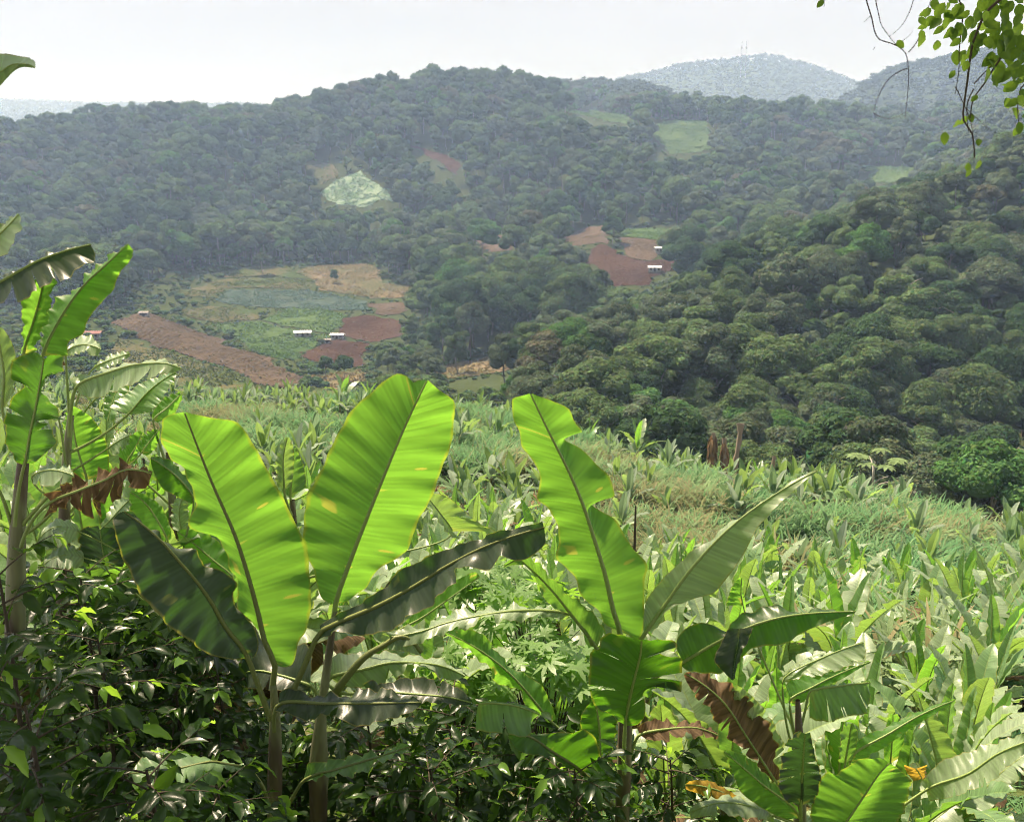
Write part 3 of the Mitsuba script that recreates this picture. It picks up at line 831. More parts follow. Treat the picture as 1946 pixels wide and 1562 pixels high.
rng = np.random.default_rng(23)
n_grass = 0
for ri, (r, wd) in enumerate(zip(rows_w, WIDE)):
    for _ in range(1):
        L = np.linalg.norm(np.diff(r[:, :2], axis=0), axis=1).sum()
        cnt = int(L * wd * (1.9 if ri < 3 else 2.6))
        t = np.sort(rng.random(cnt))
        c = resample(r, 200)[(t * 199).astype(int)]
        o = (rng.random(cnt) - 0.5) * wd
        x, yv = c[:, 0] + rng.normal(size=cnt) * 0.5, c[:, 1] + o + rng.normal(size=cnt) * 0.3
        gap = meshkit.noise(np.stack([x / 2.2, yv / 2.2, 0 * x], 1), 3)
        for i in range(cnt):
            if gap[i] < 0.26: continue
            n_grass += 1
            gk = grass_kind(x[i], yv[i], o[i] < -0.12 * wd)
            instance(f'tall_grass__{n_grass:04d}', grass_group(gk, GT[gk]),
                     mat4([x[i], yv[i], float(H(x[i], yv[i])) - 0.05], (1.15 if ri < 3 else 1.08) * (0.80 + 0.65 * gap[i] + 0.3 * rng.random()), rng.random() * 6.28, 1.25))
# low grass and weeds all over the field
cand = []
y = 9.0
while y < 112:
    s = 0.62 + y * 0.019
    q = np.arange(-0.62, 0.62, s / y)
    cand.append(np.stack([(q + (rng.random(len(q)) - .5) * s / y) * y, y + (rng.random(len(q)) - .5) * s], 1))
    y += s
cand = np.vstack(cand)
px, py = project(np.stack([cand[:, 0], cand[:, 1], H(cand[:, 0], cand[:, 1])], 1))
cand = cand[(cand[:, 1] < np.interp(px, EDGE2_PX, EDGE2_D)) & (px > -60) & (px < 2020) & ~((px < 1000) & (cand[:, 1] < 12))]
fx, fy = cand[:, 0], cand[:, 1]
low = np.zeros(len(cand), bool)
for r, wd in zip(rows_w, WIDE):                      # grass thinned before every row, so dark soil stands in for row shade
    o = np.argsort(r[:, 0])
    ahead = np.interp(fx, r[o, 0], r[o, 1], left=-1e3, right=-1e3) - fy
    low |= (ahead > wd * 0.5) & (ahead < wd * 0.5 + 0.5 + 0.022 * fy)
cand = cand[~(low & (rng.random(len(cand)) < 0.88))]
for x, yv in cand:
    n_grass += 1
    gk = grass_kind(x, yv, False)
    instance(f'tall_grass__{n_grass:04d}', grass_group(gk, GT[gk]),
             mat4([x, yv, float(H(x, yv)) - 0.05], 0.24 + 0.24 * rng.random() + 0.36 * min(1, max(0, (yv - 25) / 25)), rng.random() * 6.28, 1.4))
tag('tall_grass', 'rows of tall yellowish grass along the contours of the banana field', 'grass', None, 'stuff')

cand = []
y = 9.5
while y < 112:
    s = 1.45 if y < 45 else 1.8
    q = np.arange(-0.62, 0.62, s / y)
    cand.append(np.stack([(q + (rng.random(len(q)) - .5) * s * .8 / y) * y, y + (rng.random(len(q)) - .5) * s * .8], 1))
    y += s
cand = np.vstack(cand)
px, py = project(np.stack([cand[:, 0], cand[:, 1], H(cand[:, 0], cand[:, 1]) + 1.0], 1))
keep = (cand[:, 1] < np.interp(px, EDGE2_PX, EDGE2_D) + 2) & (px > -40) & (px < 2000)
for r, wd in zip(rows_w, WIDE):
    rr = resample(r, 160)
    dist = np.min(np.hypot(cand[:, None, 0] - rr[None, :, 0], (cand[:, None, 1] - rr[None, :, 1])), 1)
    keep &= (dist > wd * 0.5 + 0.3) | (rng.random(len(px)) < 0.10)
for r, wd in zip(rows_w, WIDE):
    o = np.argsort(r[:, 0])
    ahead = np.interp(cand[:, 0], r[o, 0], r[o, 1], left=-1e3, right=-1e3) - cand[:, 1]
    keep &= ~((ahead > wd * 0.5) & (ahead < wd * 0.5 + 0.5 + 0.022 * cand[:, 1]) & (rng.random(len(px)) < 0.75))  # bananas thinned too, for the dark band before each row
far_thin = rng.random(len(px)) < np.where(cand[:, 1] > 55, 0.24, np.where(cand[:, 1] > 36, 0.30, 0.95))
keep &= far_thin
keep &= ~((cand[:, 1] < 11.5) & (px < 1250))
cand, px, py = cand[keep], px[keep], py[keep]
order = np.argsort(cand[:, 1])
n_far = 0
for rank, i in enumerate(order):
    x, yv = cand[i]
    loc = [x, yv, float(H(x, yv))]
    h = (0.62 + 0.42 * rng.random()) * (1.35 if yv > 40 else 1.15 if yv > 16 else 1.0)
    if rank < 280:
        key = numbered('banana_plant')
        kk = int(rng.integers(0, N_PROTO))
        instance(key, f'banana_kind_{kk}', mat4(loc, h, rng.random() * 6.28, 1.0, rng.normal(size=2) * 0.05))
        where = 'nearest rows' if yv < 14 else 'near rows' if yv < 20 else 'middle rows'
        tag(key, f'{"large" if h > 0.95 else "small" if h < 0.8 else "mid sized"} banana plant {"with a withered leaf" if kk % 2 else "without withered leaves"} in the {where} of the sunlit field', 'banana plant', 'banana plants of the field')
    else:
        n_far += 1
        instance(f'banana_grove__{n_far:04d}', f'banana_light_{n_far % 6}', mat4(loc, h, rng.random() * 6.28, 1.0, rng.normal(size=2) * 0.05))
tag('banana_grove', 'banana plants at the far edge of the sunlit field', 'banana grove', None, 'stuff')
print('bushes', n_bush, 'grass', n_grass, 'bananas', len(cand), 'depth of 280th', cand[order[min(279, len(order) - 1)], 1])

EDGE_PLANTS = [(655, 742, 96, 1.5, 'tall banana plant at the far edge of the field, left of the V tip'), (700, 752, 94, 1.2, 'banana plant at the far edge of the field, just left of the V tip'), (1210, 872, 82, 1.7, 'tall banana plant standing clear at the far edge of the field'), (1120, 862, 84, 1.3, 'banana plant at the far edge of the field, right of the ragged leaf tip'),
               (1300, 925, 76, 1.2, 'banana plant at the far edge of the field, left of the dead stumps'), (1440, 938, 74, 1.1, 'banana plant at the far edge of the field, beside the dead stumps'), (1560, 960, 70, 1.2, 'banana plant at the far edge of the field, at the slanting leaf tip')]
for i, (px, py, dd, h, lab) in enumerate(EDGE_PLANTS):
    w = W(px, py, dd)
    key = numbered('banana_plant')
    instance(key, f'banana_kind_{i % N_PROTO}', mat4([w[0], dd, float(H(w[0], dd))], h, i * 1.3))
    tag(key, lab, 'banana plant')
# ------------------------------------------------------------------ the large banana plants close by, leaf by leaf
def P(s): return np.array([[float(c) for c in q.split(',')] for q in s.split()])


def deep(pts, d0, d1, off=0.0):
    """Outline points of a leaf carried to their distance: d0 at the base, d1 at the tip."""
    pts = np.asarray(pts, float)
    s = np.r_[0, np.cumsum(np.hypot(*np.diff(pts, axis=0).T))]
    s = s / max(s[-1], 1e-9)
    d = d0 + (d1 - d0) * s + off * np.sin(np.pi * np.clip(s, 0, 1)) ** 0.7
    return np.array([W(a, b, k) for (a, b), k in zip(pts, d)])


def plant(label, group=None, name='banana_plant', cat='banana plant'):
    key = numbered(name)
    tag(key, label, cat, group)
    return key


PART = {}


def part(key, name):
    n = PART.get((key, name), 0)
    PART[(key, name)] = n + 1
    return f'{key}__{name}' + ('' if n == 0 else f'_{n:03d}')


def stem(key, pts, d, widths, mat='mat_stem', name='pseudostem'):
    """A stem through these places, so many pixels wide at each."""
    p3 = deep(P(pts), d, d)
    r = np.array(widths, float) / 2 / F * d
    n = 14
    v, f = _tube(resample(p3, n), np.interp(np.linspace(0, 1, n), np.linspace(0, 1, len(r)), r), 12)
    k = part(key, name)
    scene[k] = mikit.ply((v, f), mat, smooth=True)
    return k


SEED = [1000]


def leaf(key, rib, left, right, mat, d=(5.0, 5.0), off=(0.08, 0.08), petiole=None, tears=(0, 0), bulge=0.04, ripple=0.012, freq=6, rw=(7, 2), nc=8, ns=64,
         gap=0.08, droop=0.10, rmat='mat_rib', lab=None, dp=None):
    """One leaf: blade between the traced edges, midrib as a tapering tube that goes on into the petiole."""
    SEED[0] += 1
    rib = P(rib)
    r3 = deep(rib, *d)
    e3 = [deep(P(x), d[0], d[1], o) for x, o in zip((left, right), off)]
    v, f, uv = blade(r3, e3, ns, nc, bulge, ripple, freq, tears, gap, droop, SEED[0])
    k = part(key, 'leaf')
    scene[k] = mikit.ply((v, f), mat, smooth=True, uv=uv)
    if lab: labels[k] = {'label': lab}
    path = r3
    if petiole:
        pp = P(petiole)
        path = np.vstack([deep(pp, dp or d[0], d[0])[:-1] if len(pp) > 1 else deep(pp, dp or d[0], d[0]), r3])
    n = 22
    rp = resample(path, n)
    dm = d[0]
    v, f = _tube(rp, np.linspace(rw[0], rw[1], n) / 2 / F * dm, 7)
    scene[k + '__midrib'] = mikit.ply((v, f), rmat, smooth=True)
    return k


SH = 'mat_leaf_shade'
Y, DK, FD, PL, DRY = 'mat_leaf_young', 'mat_leaf_deep_shade', 'mat_leaf_field', 'mat_leaf_glare', 'mat_leaf_dry'
# --- the twin-stemmed plant left of the middle
A = plant('banana plant left of the middle with two broad upright leaves glowing green in a V')
stem(A, '521,1640 521,1562 523,1408 522,1340 519,1300', 5.0, [34, 30, 32, 26, 13])
stem(A, '606,1640 605,1562 608,1393 621,1273 629,1217 637,1160', 5.15, [38, 36, 44, 20, 17, 11])
leaf(A, '523,1262 506,1228 488,1154 452,1032 401,913 370,835 351,785',
     '521,1260 495,1208 473,1172 450,1140 451,1120 440,1080 425,1045 394,1014 361,999 364,975 371,956 366,925 352,897 319,870 309,834 309,797 337,785 350,783',
     '532,1267 554,1266 566,1222 581,1200 590,1158 588,1075 574,1021 552,974 516,906 477,837 463,815 448,801 401,794 352,783', Y, (5.0, 5.1), (0.10, 0.16), '519,1316 520,1290 523,1262', (0, 0), ripple=0.014, rw=(13, 3), rmat='mat_rib_dark',
     lab='broad upright leaf on the left of the V')
leaf(A, '637,1152 664,1071 700,978 732,899 772,805 811,724',
     '632,1148 612,1133 600,1100 588,1070 579,1042 576,996 585,949 603,906 632,845 660,791 700,751 732,722 761,710 775,716 783,727 795,722 810,722',
     '640,1149 675,1132 700,1114 714,1082 740,1068 768,1053 790,1003 811,963 829,920 847,870 862,823 864,766 833,740 813,722', Y, (5.15, 5.3), (0.12, 0.10), '621,1273 630,1210 637,1152', (0, 0), ripple=0.012, rw=(13, 3),
     lab='broad upright leaf on the right of the V')
leaf(A, '466,1240 430,1194 401,1143 373,1104 344,1071 300,1022 236,972',
     '470,1250 430,1252 401,1244 362,1219 319,1186 272,1136 247,1089 229,1043 214,989 228,973',
     '484,1246 491,1222 484,1194 452,1154 447,1132 452,1118 409,1079 377,1068 373,1050 319,1028 283,1007 254,974 240,970', DK, (4.95, 4.8), (-0.18, 0.12), '514,1368 490,1300 466,1240', (0, 0), ripple=0.022, freq=5, rw=(13, 3), rmat='mat_rib_dark',
     lab='dark grey green leaf that leans to the left')
leaf(A, '610,1200 650,1180 720,1150 790,1112 850,1075 930,1035 1034,1002',
     '606,1190 632,1172 678,1150 722,1122 761,1082 800,1066 830,1050 888,1030 950,1011 1030,992',
     '600,1222 647,1202 684,1206 736,1199 779,1174 822,1143 861,1103 866,1085 931,1080 948,1057 984,1065 1038,1030', DK, (4.95, 4.7), (0.05, -0.12), '554,1320 580,1262 610,1200', (0, 0), ripple=0.020, freq=7, rw=(13, 3), rmat='mat_rib_dark',
     lab='dark grey green leaf that leans to the right across the stems')
leaf(A, '530,1338 620,1337 720,1336 801,1334', '528,1318 545,1306 585,1321 622,1321 677,1313 720,1310 760,1318 800,1331',
     '518,1350 555,1358 591,1368 625,1352 656,1372 708,1374 735,1362 770,1359 801,1338', DK, (4.9, 4.6), (0.15, -0.10), '521,1390 520,1360 530,1338', (0, 1), ripple=0.02, freq=5, rw=(9, 3), rmat='mat_rib_dark')
leaf(A, '700,1318 764,1317 830,1322 900,1336', '690,1300 708,1291 722,1302 770,1288 832,1291 870,1306 896,1330', '690,1325 730,1330 770,1330 862,1338 898,1340', DK, (5.2, 5.1), (0.1, -0.06), '622,1300 660,1318 700,1318', (1, 1), rw=(8, 3), ripple=0.01)
leaf(A, '628,1287 690,1272 748,1259 820,1262 884,1285', '622,1262 640,1244 696,1240 751,1242 813,1248 850,1260 875,1273 884,1283',
     '640,1298 677,1306 739,1297 761,1282 770,1272 798,1262 832,1281 856,1292 882,1287', PL, (5.5, 5.6), (0.25, -0.05), '612,1320 620,1300 628,1287', (0, 2), ripple=0.012, rw=(9, 3), gap=0.12,
     lab='pale drooping leaf behind the right stem')
leaf(A, '733,1224 745,1216 760,1210 800,1240', '722,1212 735,1203 760,1196 790,1205 806,1238', '728,1232 752,1236 780,1240 800,1246', PL, (5.2, 5.2), (0.05, -0.05), '628,1330 660,1285 700,1243 733,1224', (0, 0), rw=(19, 8), rmat='mat_rib_dark', ns=20, nc=4)
leaf(A, '590,1302 540,1285 500,1275 450,1285', '590,1290 577,1218 555,1226 520,1240 495,1215 478,1188 462,1235 448,1270', '590,1314 540,1312 490,1310 455,1300', DK, (5.4, 5.6), (0.2, -0.1), '605,1330 590,1302', (2, 1), rw=(8, 3), ns=30,
     lab='shaded leaf behind the left stem')
leaf(A, '470,1462 430,1452 399,1447 330,1462 247,1469', '470,1456 445,1450 399,1444 338,1426 295,1424 270,1442 247,1466', '475,1470 428,1474 408,1500 388,1520 372,1490 345,1524 325,1478 290,1485 248,1474', FD, (4.6, 4.3), (0.15, -0.22), '508,1520 490,1480 470,1462', (0, 3), gap=0.12, droop=0.25, rw=(9, 3), rmat='mat_rib_dark',
     lab='torn grey green leaf near the ground, left of the stems')
leaf(A, '576,1484 640,1462 720,1438 779,1418', '580,1462 586,1448 616,1447 662,1436 700,1432 724,1433 755,1413 778,1415', '580,1486 610,1477 647,1473 693,1467 721,1445 760,1432 779,1421', FD, (4.8, 4.6), (0.08, -0.1), '536,1555 556,1515 576,1484', (0, 0), rw=(9, 3), rmat='mat_rib_dark', ripple=0.015)
leaf(A, '767,1192 795,1178 850,1140 911,1096', '764,1186 790,1162 823,1123 865,1103 904,1087 911,1094', '775,1198 800,1180 857,1136 890,1112 911,1098', Y, (5.7, 5.8), (0.05, 0.0), '640,1330 700,1250 767,1192', (0, 0), rw=(8, 2))
# --- the plant right of the middle
B = plant('banana plant right of the middle with one tall ragged upright leaf')
stem(B, '1182,1640 1182,1562 1186,1460 1188,1378 1186,1290 1180,1215', 5.4, [32, 30, 31, 30, 22, 12])
leaf(B, '1178,1198 1169,1173 1150,1092 1130,1027 1107,957 1077,888 1046,827 1009,750',
     '1172,1196 1150,1184 1142,1170 1134,1157 1107,1134 1092,1100 1075,1078 1057,1057 1062,1030 1061,1007 1046,969 1019,946 1027,907 1015,877 992,850 988,819 973,788 972,760 992,752 1006,748',
     '1196,1208 1215,1215 1223,1173 1226,1111 1230,1077 1200,1038 1184,1007 1165,985 1122,960 1120,955 1169,942 1157,907 1127,873 1103,850 1068,836 1070,832 1107,819 1092,800 1080,777 1046,761 1011,748', Y, (5.4, 5.55), (0.10, 0.14), '1184,1290 1182,1240 1178,1198', (0, 0), ripple=0.010, rw=(13, 3), bulge=0.05,
     lab='tall ragged upright leaf glowing green')
leaf(B, '1226,1203 1270,1140 1311,1084 1400,992 1480,935 1555,893', '1222,1195 1225,1153 1255,1105 1300,1062 1369,1008 1400,985 1440,965 1490,924 1552,891', '1250,1192 1272,1160 1310,1140 1357,1126 1380,1100 1415,1050 1440,1002 1480,960 1520,922 1556,895', PL, (5.4, 5.7), (0.06, -0.06), '1186,1290 1200,1250 1226,1203', (0, 0), rw=(10, 2), ripple=0.012,
     lab='pale grey green leaf that slants up to the right')
leaf(B, '1134,1232 1084,1165 1046,1118 1007,1080 985,1064 957,1077', '1128,1228 1084,1168 1046,1150 1027,1123 1012,1088 990,1072 958,1080', '1151,1198 1125,1165 1100,1142 1060,1110 1034,1085 1022,1066 1000,1053 975,1060 957,1074', FD, (5.3, 5.2), (0.0, -0.10), '1180,1330 1160,1275 1134,1232', (0, 0), rw=(11, 3), ripple=0.012)
leaf(B, '1084,1166 990,1160 900,1172 840,1186 800,1200 740,1210', '1084,1162 1010,1154 905,1157 870,1163 800,1190 726,1203', '1075,1180 1030,1172 980,1180 930,1178 895,1193 845,1200 820,1216 738,1228', PL, (5.3, 5.2), (0.1, -0.08), '1125,1225 1084,1166', (0, 1), rw=(8, 3), ripple=0.020, freq=7)
leaf(B, '1188,1378 1196,1330 1208,1280 1218,1236 1219,1216',
     '1180,1372 1147,1347 1128,1337 1119,1285 1122,1245 1139,1222 1141,1210 1171,1196 1196,1209 1218,1215',
     '1200,1381 1218,1374 1227,1347 1222,1316 1252,1297 1279,1291 1295,1307 1297,1254 1258,1249 1256,1240 1288,1228 1255,1216 1222,1215', SH, (5.2, 5.0), (-0.05, -0.05), '1186,1470 1186,1420 1188,1378', (3, 3), gap=0.04, rw=(10, 4), ripple=0.012,
     lab='broad shaded leaf in front of the stem with slits along its veins')
leaf(B, '1298,1258 1369,1217 1437,1186 1500,1170 1560,1164 1627,1162', '1290,1240 1285,1222 1301,1196 1332,1183 1381,1196 1396,1183 1430,1159 1455,1149 1477,1152 1526,1163 1598,1159 1626,1160',
     '1294,1264 1332,1279 1363,1279 1400,1260 1430,1231 1484,1224 1543,1194 1575,1181 1618,1168', SH, (5.3, 5.2), (0.12, -0.04), '1192,1340 1240,1290 1298,1258', (0, 0), rw=(10, 2), ripple=0.016, freq=5,
     lab='dark leaf that reaches far to the right')
leaf(B, '1405,1194 1402,1225 1396,1258 1393,1292', '1384,1193 1370,1222 1357,1254 1375,1276 1391,1292', '1430,1193 1420,1222 1406,1250 1397,1288', DK, (5.12, 5.0), (0.0, -0.02), None, (0, 0), rw=(1.5, 1), ns=16, nc=4, bulge=0.18, lab='torn strip that hangs from the dark leaf')
leaf(B, '1048,1372 1017,1334 980,1291 946,1260 900,1228 843,1200', '1048,1376 1023,1357 999,1338 985,1306 959,1306 943,1298 931,1268 905,1248 872,1223 843,1202', '1056,1366 1046,1334 1033,1307 1002,1282 977,1273 946,1239 924,1211 893,1196 845,1197', Y, (5.8, 5.9), (0.04, 0.08), '1172,1470 1110,1420 1048,1372', (0, 0), rw=(9, 2), ripple=0.012,
     lab='light green leaf that arches to the left')
leaf(B, '910,1336 960,1338 1026,1358', '912,1333 962,1334 1010,1345 1026,1354', '903,1387 940,1392 1002,1399 1010,1370', FD, (5.0, 5.1), (0.02, -0.1), None, (0, 1), rw=(4, 3), ns=16, nc=4, bulge=0.12, lab='grey folded end of a leaf that hangs to the left')
leaf(B, '1103,1464 1048,1427 1005,1399 968,1392', '1103,1466 1082,1458 1039,1437 992,1430 966,1402', '1128,1470 1140,1445 1135,1408 1110,1387 1091,1390 1023,1394 970,1388', SH, (5.1, 5.0), (-0.08, 0.06), '1165,1530 1140,1500 1103,1464', (0, 0), rw=(12, 3), rmat='mat_rib_dark', ns=30)
leaf(B, '1140,1440 1140,1400 1136,1360 1130,1330', '1135,1442 1105,1400 1103,1371 1127,1330', '1148,1442 1171,1400 1172,1372 1134,1330', SH, (5.5, 5.6), (0.05, 0.05), '1180,1520 1152,1470 1140,1440', (0, 0), rw=(9, 3), ns=24)
leaf(B, '1215,1396 1260,1386 1310,1382 1366,1398', '1211,1382 1233,1368 1270,1368 1332,1374 1364,1394', '1224,1402 1267,1408 1310,1395 1340,1400 1364,1406', DRY, (5.4, 5.4), (0.08, -0.08), '1190,1470 1200,1430 1215,1396', (1, 2), rw=(8, 3), ns=30, ripple=0.02)
leaf(B, '1100,1545 1060,1500 1010,1462 985,1440', '1090,1550 1040,1540 1000,1490 984,1444', '1118,1546 1124,1495 1097,1470 1040,1450 988,1438', SH, (5.6, 5.7), (0.02, 0.06), '1176,1600 1140,1575 1100,1545', (0, 0), rw=(8, 3), ns=24)
# --- the plant at the left edge
C = plant('banana plant at the left edge of the view with browned torn lower leaves')
stem(C, '30,1240 30,1105 34,1000 42,900 52,800 66,690', 5.0, [40, 38, 32, 24, 17, 9])
leaf(C, '81,676 114,607 161,541 200,505 243,464', '79,668 83,620 88,600 109,569 156,541 166,522 199,494 236,469 243,462', '100,680 128,674 130,650 156,636 168,607 189,579 218,546 223,527 245,498 253,487 246,466', Y, (5.0, 5.2), (0.10, 0.02), '66,760 72,715 81,676', (0, 0), rw=(8, 2), ripple=0.012, freq=9, lab='upright leaf glowing green with a yellow edge')
leaf(C, '45,672 62,617 78,560 88,493', '40,672 44,617 37,556 56,546 75,503 84,490', '60,672 78,636 95,574 102,536 104,503 92,491', Y, (4.95, 5.0), (-0.06, -0.10), '50,780 46,720 45,672', (0, 0), rw=(7, 3), bulge=0.15, lab='half unrolled young leaf standing upright')
leaf(C, '47,880 56,830 66,783 76,730 83,684', '42,882 14,854 9,816 24,754 47,730 40,722 21,712 21,688 40,676 75,668', '62,882 90,858 111,835 90,806 70,800 72,796 121,802 110,780 82,752 84,745 90,712 123,707 123,683 95,674', SH, (4.7, 4.5), (-0.03, -0.05), '28,1000 36,930 47,880', (2, 3), gap=0.05, rw=(8, 3), ripple=0.014, lab='dark leaf hanging in front of the stem, its tip brown')
leaf(C, '-60,568 0,536 90,489 173,465', '-60,560 0,532 90,485 172,463', '-60,600 0,581 38,569 75,546 104,530 116,537 142,517 178,492 175,468', DK, (4.9, 5.0), (0.06, -0.12), None, (0, 3), gap=0.05, rw=(7, 3), ripple=0.010)
leaf(C, '-30,470 0,445 36,407', '-30,440 0,428 33,405', '-30,505 0,489 24,465 38,434 37,409', PL, (4.8, 4.8), (0.05, -0.1), None, (0, 0), rw=(5, 2), ns=20, nc=4)
leaf(C, '-60,175 0,138 30,122 50,122 66,130', '-60,98 0,102 40,107 60,113 68,126', '-60,215 -20,190 0,164 20,142 34,126', PL, (4.2, 4.2), (0.50, 0.03), None, (0, 0), rw=(3, 1.5), ns=24, nc=5, ripple=0.002, lab='leaf tip against the sky at the top left')
leaf(C, '5,780 8,720 0,660 -10,620', '-15,770 -30,720 -30,660 -20,620', '24,740 30,700 27,664 10,630 -6,618', PL, (5.3, 5.4), (0.05, 0.05), '24,860 14,820 5,780', (0, 0), rw=(7, 3), ns=24)
leaf(C, '95,955 150,932 200,912 246,892 288,900', '95,936 161,915 200,897 227,887 246,881 270,888 289,896', '90,984 142,965 166,984 189,955 210,958 227,940 246,928 265,930 284,917', DRY, (4.8, 4.7), (0.1, -0.08), '40,1040 64,985 95,955', (3, 7), gap=0.25, droop=0.5, rw=(8, 3), ripple=0.03, freq=9, lab='dead brown leaf hanging in shreds')
leaf(C, '70,700 90,690 120,684', '66,694 88,682 118,676', '74,708 100,702 124,694', DRY, (4.8, 4.8), (0.03, -0.04), None, (0, 1), rw=(4, 2), ns=12, nc=3)
for pet in ('34,1010 62,975 110,930 150,915', '28,1020 10,960 -20,900', '36,1020 70,1000 110,960'):
    v, f = _tube(resample(deep(P(pet), 5.0, 4.9), 12), np.linspace(9, 5, 12) / 2 / F * 5, 7)
    scene[part(C, 'leaf_stalk')] = mikit.ply((v, f), 'mat_rib', smooth=True)
# --- plants behind it
D = plant('banana plant behind the left edge one with a long white sheened leaf')
stem(D, '120,1200 122,1000 128,850 135,790', 6.6, [28, 26, 20, 12])
leaf(D, '144,737 206,708 267,692 310,690 345,700', '130,722 193,703 265,688 308,684 329,691 344,698', '150,746 175,757 206,749 247,733 292,714 337,706', PL, (6.4, 6.2), (0.35, -0.12), '132,830 136,770 144,737', (0, 2), gap=0.04, rw=(8, 2), ripple=0.010, lab='long leaf with a white sheen')
leaf(D, '243,788 288,739 333,708', '206,774 247,739 277,725 330,706', '265,786 308,764 325,731 337,712', FD, (6.6, 6.7), (0.15, -0.1), '132,860 190,830 243,788', (3, 3), gap=0.03, rw=(7, 2), ripple=0.008)
leaf(D, '165,912 152,870 142,830 136,775', '142,910 118,850 122,800 133,773', '205,906 204,850 180,800 140,772', Y, (6.7, 6.8), (0.08, 0.08), '126,980 150,950 165,912', (0, 0), rw=(7, 2), ripple=0.01)
leaf(D, '125,672 160,655 192,664', '125,668 144,642 171,638 183,650 191,658', '128,676 142,674 160,668 179,677 191,669', PL, (6.6, 6.5), (0.22, -0.08), '132,800 128,730 125,672', (0, 0), rw=(6, 2), ns=24, nc=5)
leaf(D, '179,699 216,682 247,672', '180,694 206,677 244,669', '185,704 218,693 246,678', PL, (7.2, 7.2), (0.10, -0.06), '134,830 150,750 179,699', (0, 3), gap=0.04, rw=(5, 2), ns=24, nc=4)
leaf(D, '60,908 100,893 142,905', '58,900 95,880 140,898', '64,918 105,922 140,914', PL, (6.2, 6.1), (0.18, -0.10), '122,960 60,908', (0, 2), rw=(5, 2), ns=20, nc=4)
leaf(D, '205,852 225,838 246,828', '203,842 222,824 244,824', '210,866 232,858 247,836', PL, (6.7, 6.7), (0.15, -0.08), '128,900 205,852', (0, 1), rw=(5, 2), ns=20, nc=4)
leaf(D, '268,862 285,838 302,817', '258,852 272,826 299,815', '280,866 298,848 304,822', Y, (7.1, 7.2), (0.04, 0.04), '126,990 200,920 268,862', (0, 0), rw=(5, 2), ns=20, nc=4)
leaf(D, '208,990 228,968 246,950', '200,985 215,955 243,946', '222,998 242,980 250,956', PL, (6.4, 6.4), (0.12, -0.06), '124,1060 208,990', (0, 0), rw=(5, 2), ns=20, nc=4)
leaf(D, '345,1012 340,975 350,940', '328,1005 326,965 345,938', '360,1008 358,970 354,942', PL, (6.8, 6.9), (0.06, 0.0), '126,1090 250,1060 345,1012', (0, 0), rw=(5, 2), ns=20, nc=4)
leaf(D, '110,790 90,770 70,745 40,735', '112,780 92,752 70,735 42,730', '106,800 80,785 58,765 40,742', PL, (6.4, 6.5), (0.2, -0.05), '126,900 110,790', (0, 2), rw=(5, 2), ns=24, nc=4)
leaf(D, '230,730 215,760 205,800', '214,725 198,760 200,798', '246,735 236,770 210,802', FD, (6.9, 6.7), (0.0, -0.05), '132,850 180,760 230,730', (2, 2), rw=(5, 2), ns=24, nc=4)
D2 = plant('banana plant between the left edge and the twin stemmed one')
stem(D2, '330,1250 330,1100 328,960 320,860', 7.0, [26, 22, 18, 10])
leaf(D2, '241,882 258,850 270,822', '222,862 232,842 268,818', '262,880 262,850 273,822', Y, (7.2, 7.3), (0.05, 0.05), '325,960 280,920 241,882', (0, 0), rw=(6, 2), ns=20, nc=4)
leaf(D2, '291,800 318,775 345,748', '288,790 305,762 340,745', '300,802 326,790 346,756', Y, (7.2, 7.4), (0.04, 0.04), '322,900 305,850 291,800', (0, 0), rw=(6, 2), ns=20, nc=4)
leaf(D2, '368,950 345,915 310,885 286,870', '365,958 330,940 308,927 286,872', '372,948 365,924 330,880 305,868 288,868', SH, (6.3, 6.2), (-0.05, 0.08), '336,1100 356,1010 368,950', (0, 0), rw=(6, 2), ns=24)
leaf(D2, '318,1026 300,990 275,955 247,935', '300,1028 262,990 247,960 246,938', '326,1024 320,990 300,955 252,932', Y, (6.4, 6.5), (0.05, 0.05), '334,1150 330,1090 318,1026', (0, 0), rw=(6, 2), ns=24)
leaf(D2, '444,1102 400,1060 365,1030 337,1010', '430,1104 380,1075 345,1035 337,1012', '448,1098 440,1060 395,1015 345,1005', Y, (6.2, 6.3), (0.0, 0.1), '334,1210 390,1150 444,1102', (0, 0), rw=(6, 2), ns=24)
leaf(D2, '200,1075 195,1045 190,1008', '160,1072 150,1040 155,1005 185,1000', '232,1078 240,1050 225,1010 195,1000', DK, (6.0, 6.0), (0.05, 0.05), '330,1200 260,1130 200,1075', (0, 0), rw=(6, 2), ns=20, nc=5)
leaf(D2, '150,1010 110,1000 70,1030', '148,1000 110,985 72,1015', '150,1022 115,1040 75,1045', PL, (6.0, 5.9), (0.15, -0.1), '330,1180 240,1060 150,1010', (0, 1), rw=(6, 2), ns=20, nc=4)
leaf(D2, '160,1060 120,1055 75,1080', '158,1050 120,1035 78,1068', '158,1075 120,1085 75,1090', PL, (5.9, 5.8), (0.15, -0.1), '330,1220 240,1090 160,1060', (0, 1), rw=(6, 2), ns=20, nc=4)
E0 = plant('small banana plant seen through the V of the two broad leaves')
stem(E0, '560,1150 560,1050 556,950', 8.0, [22, 18, 10])
leaf(E0, '552,945 555,900 558,852', '535,935 534,880 555,850', '582,925 575,880 562,850', FD, (8.0, 8.1), (0.05, 0.05), '556,980 552,945', (0, 0), rw=(6, 2), ns=24)
leaf(E0, '540,930 538,885 546,832', '526,925 525,884 544,830', '552,925 558,860 549,830', PL, (7.9, 7.9), (0.05, 0.05), '555,980 540,930', (0, 0), rw=(6, 2), ns=24)
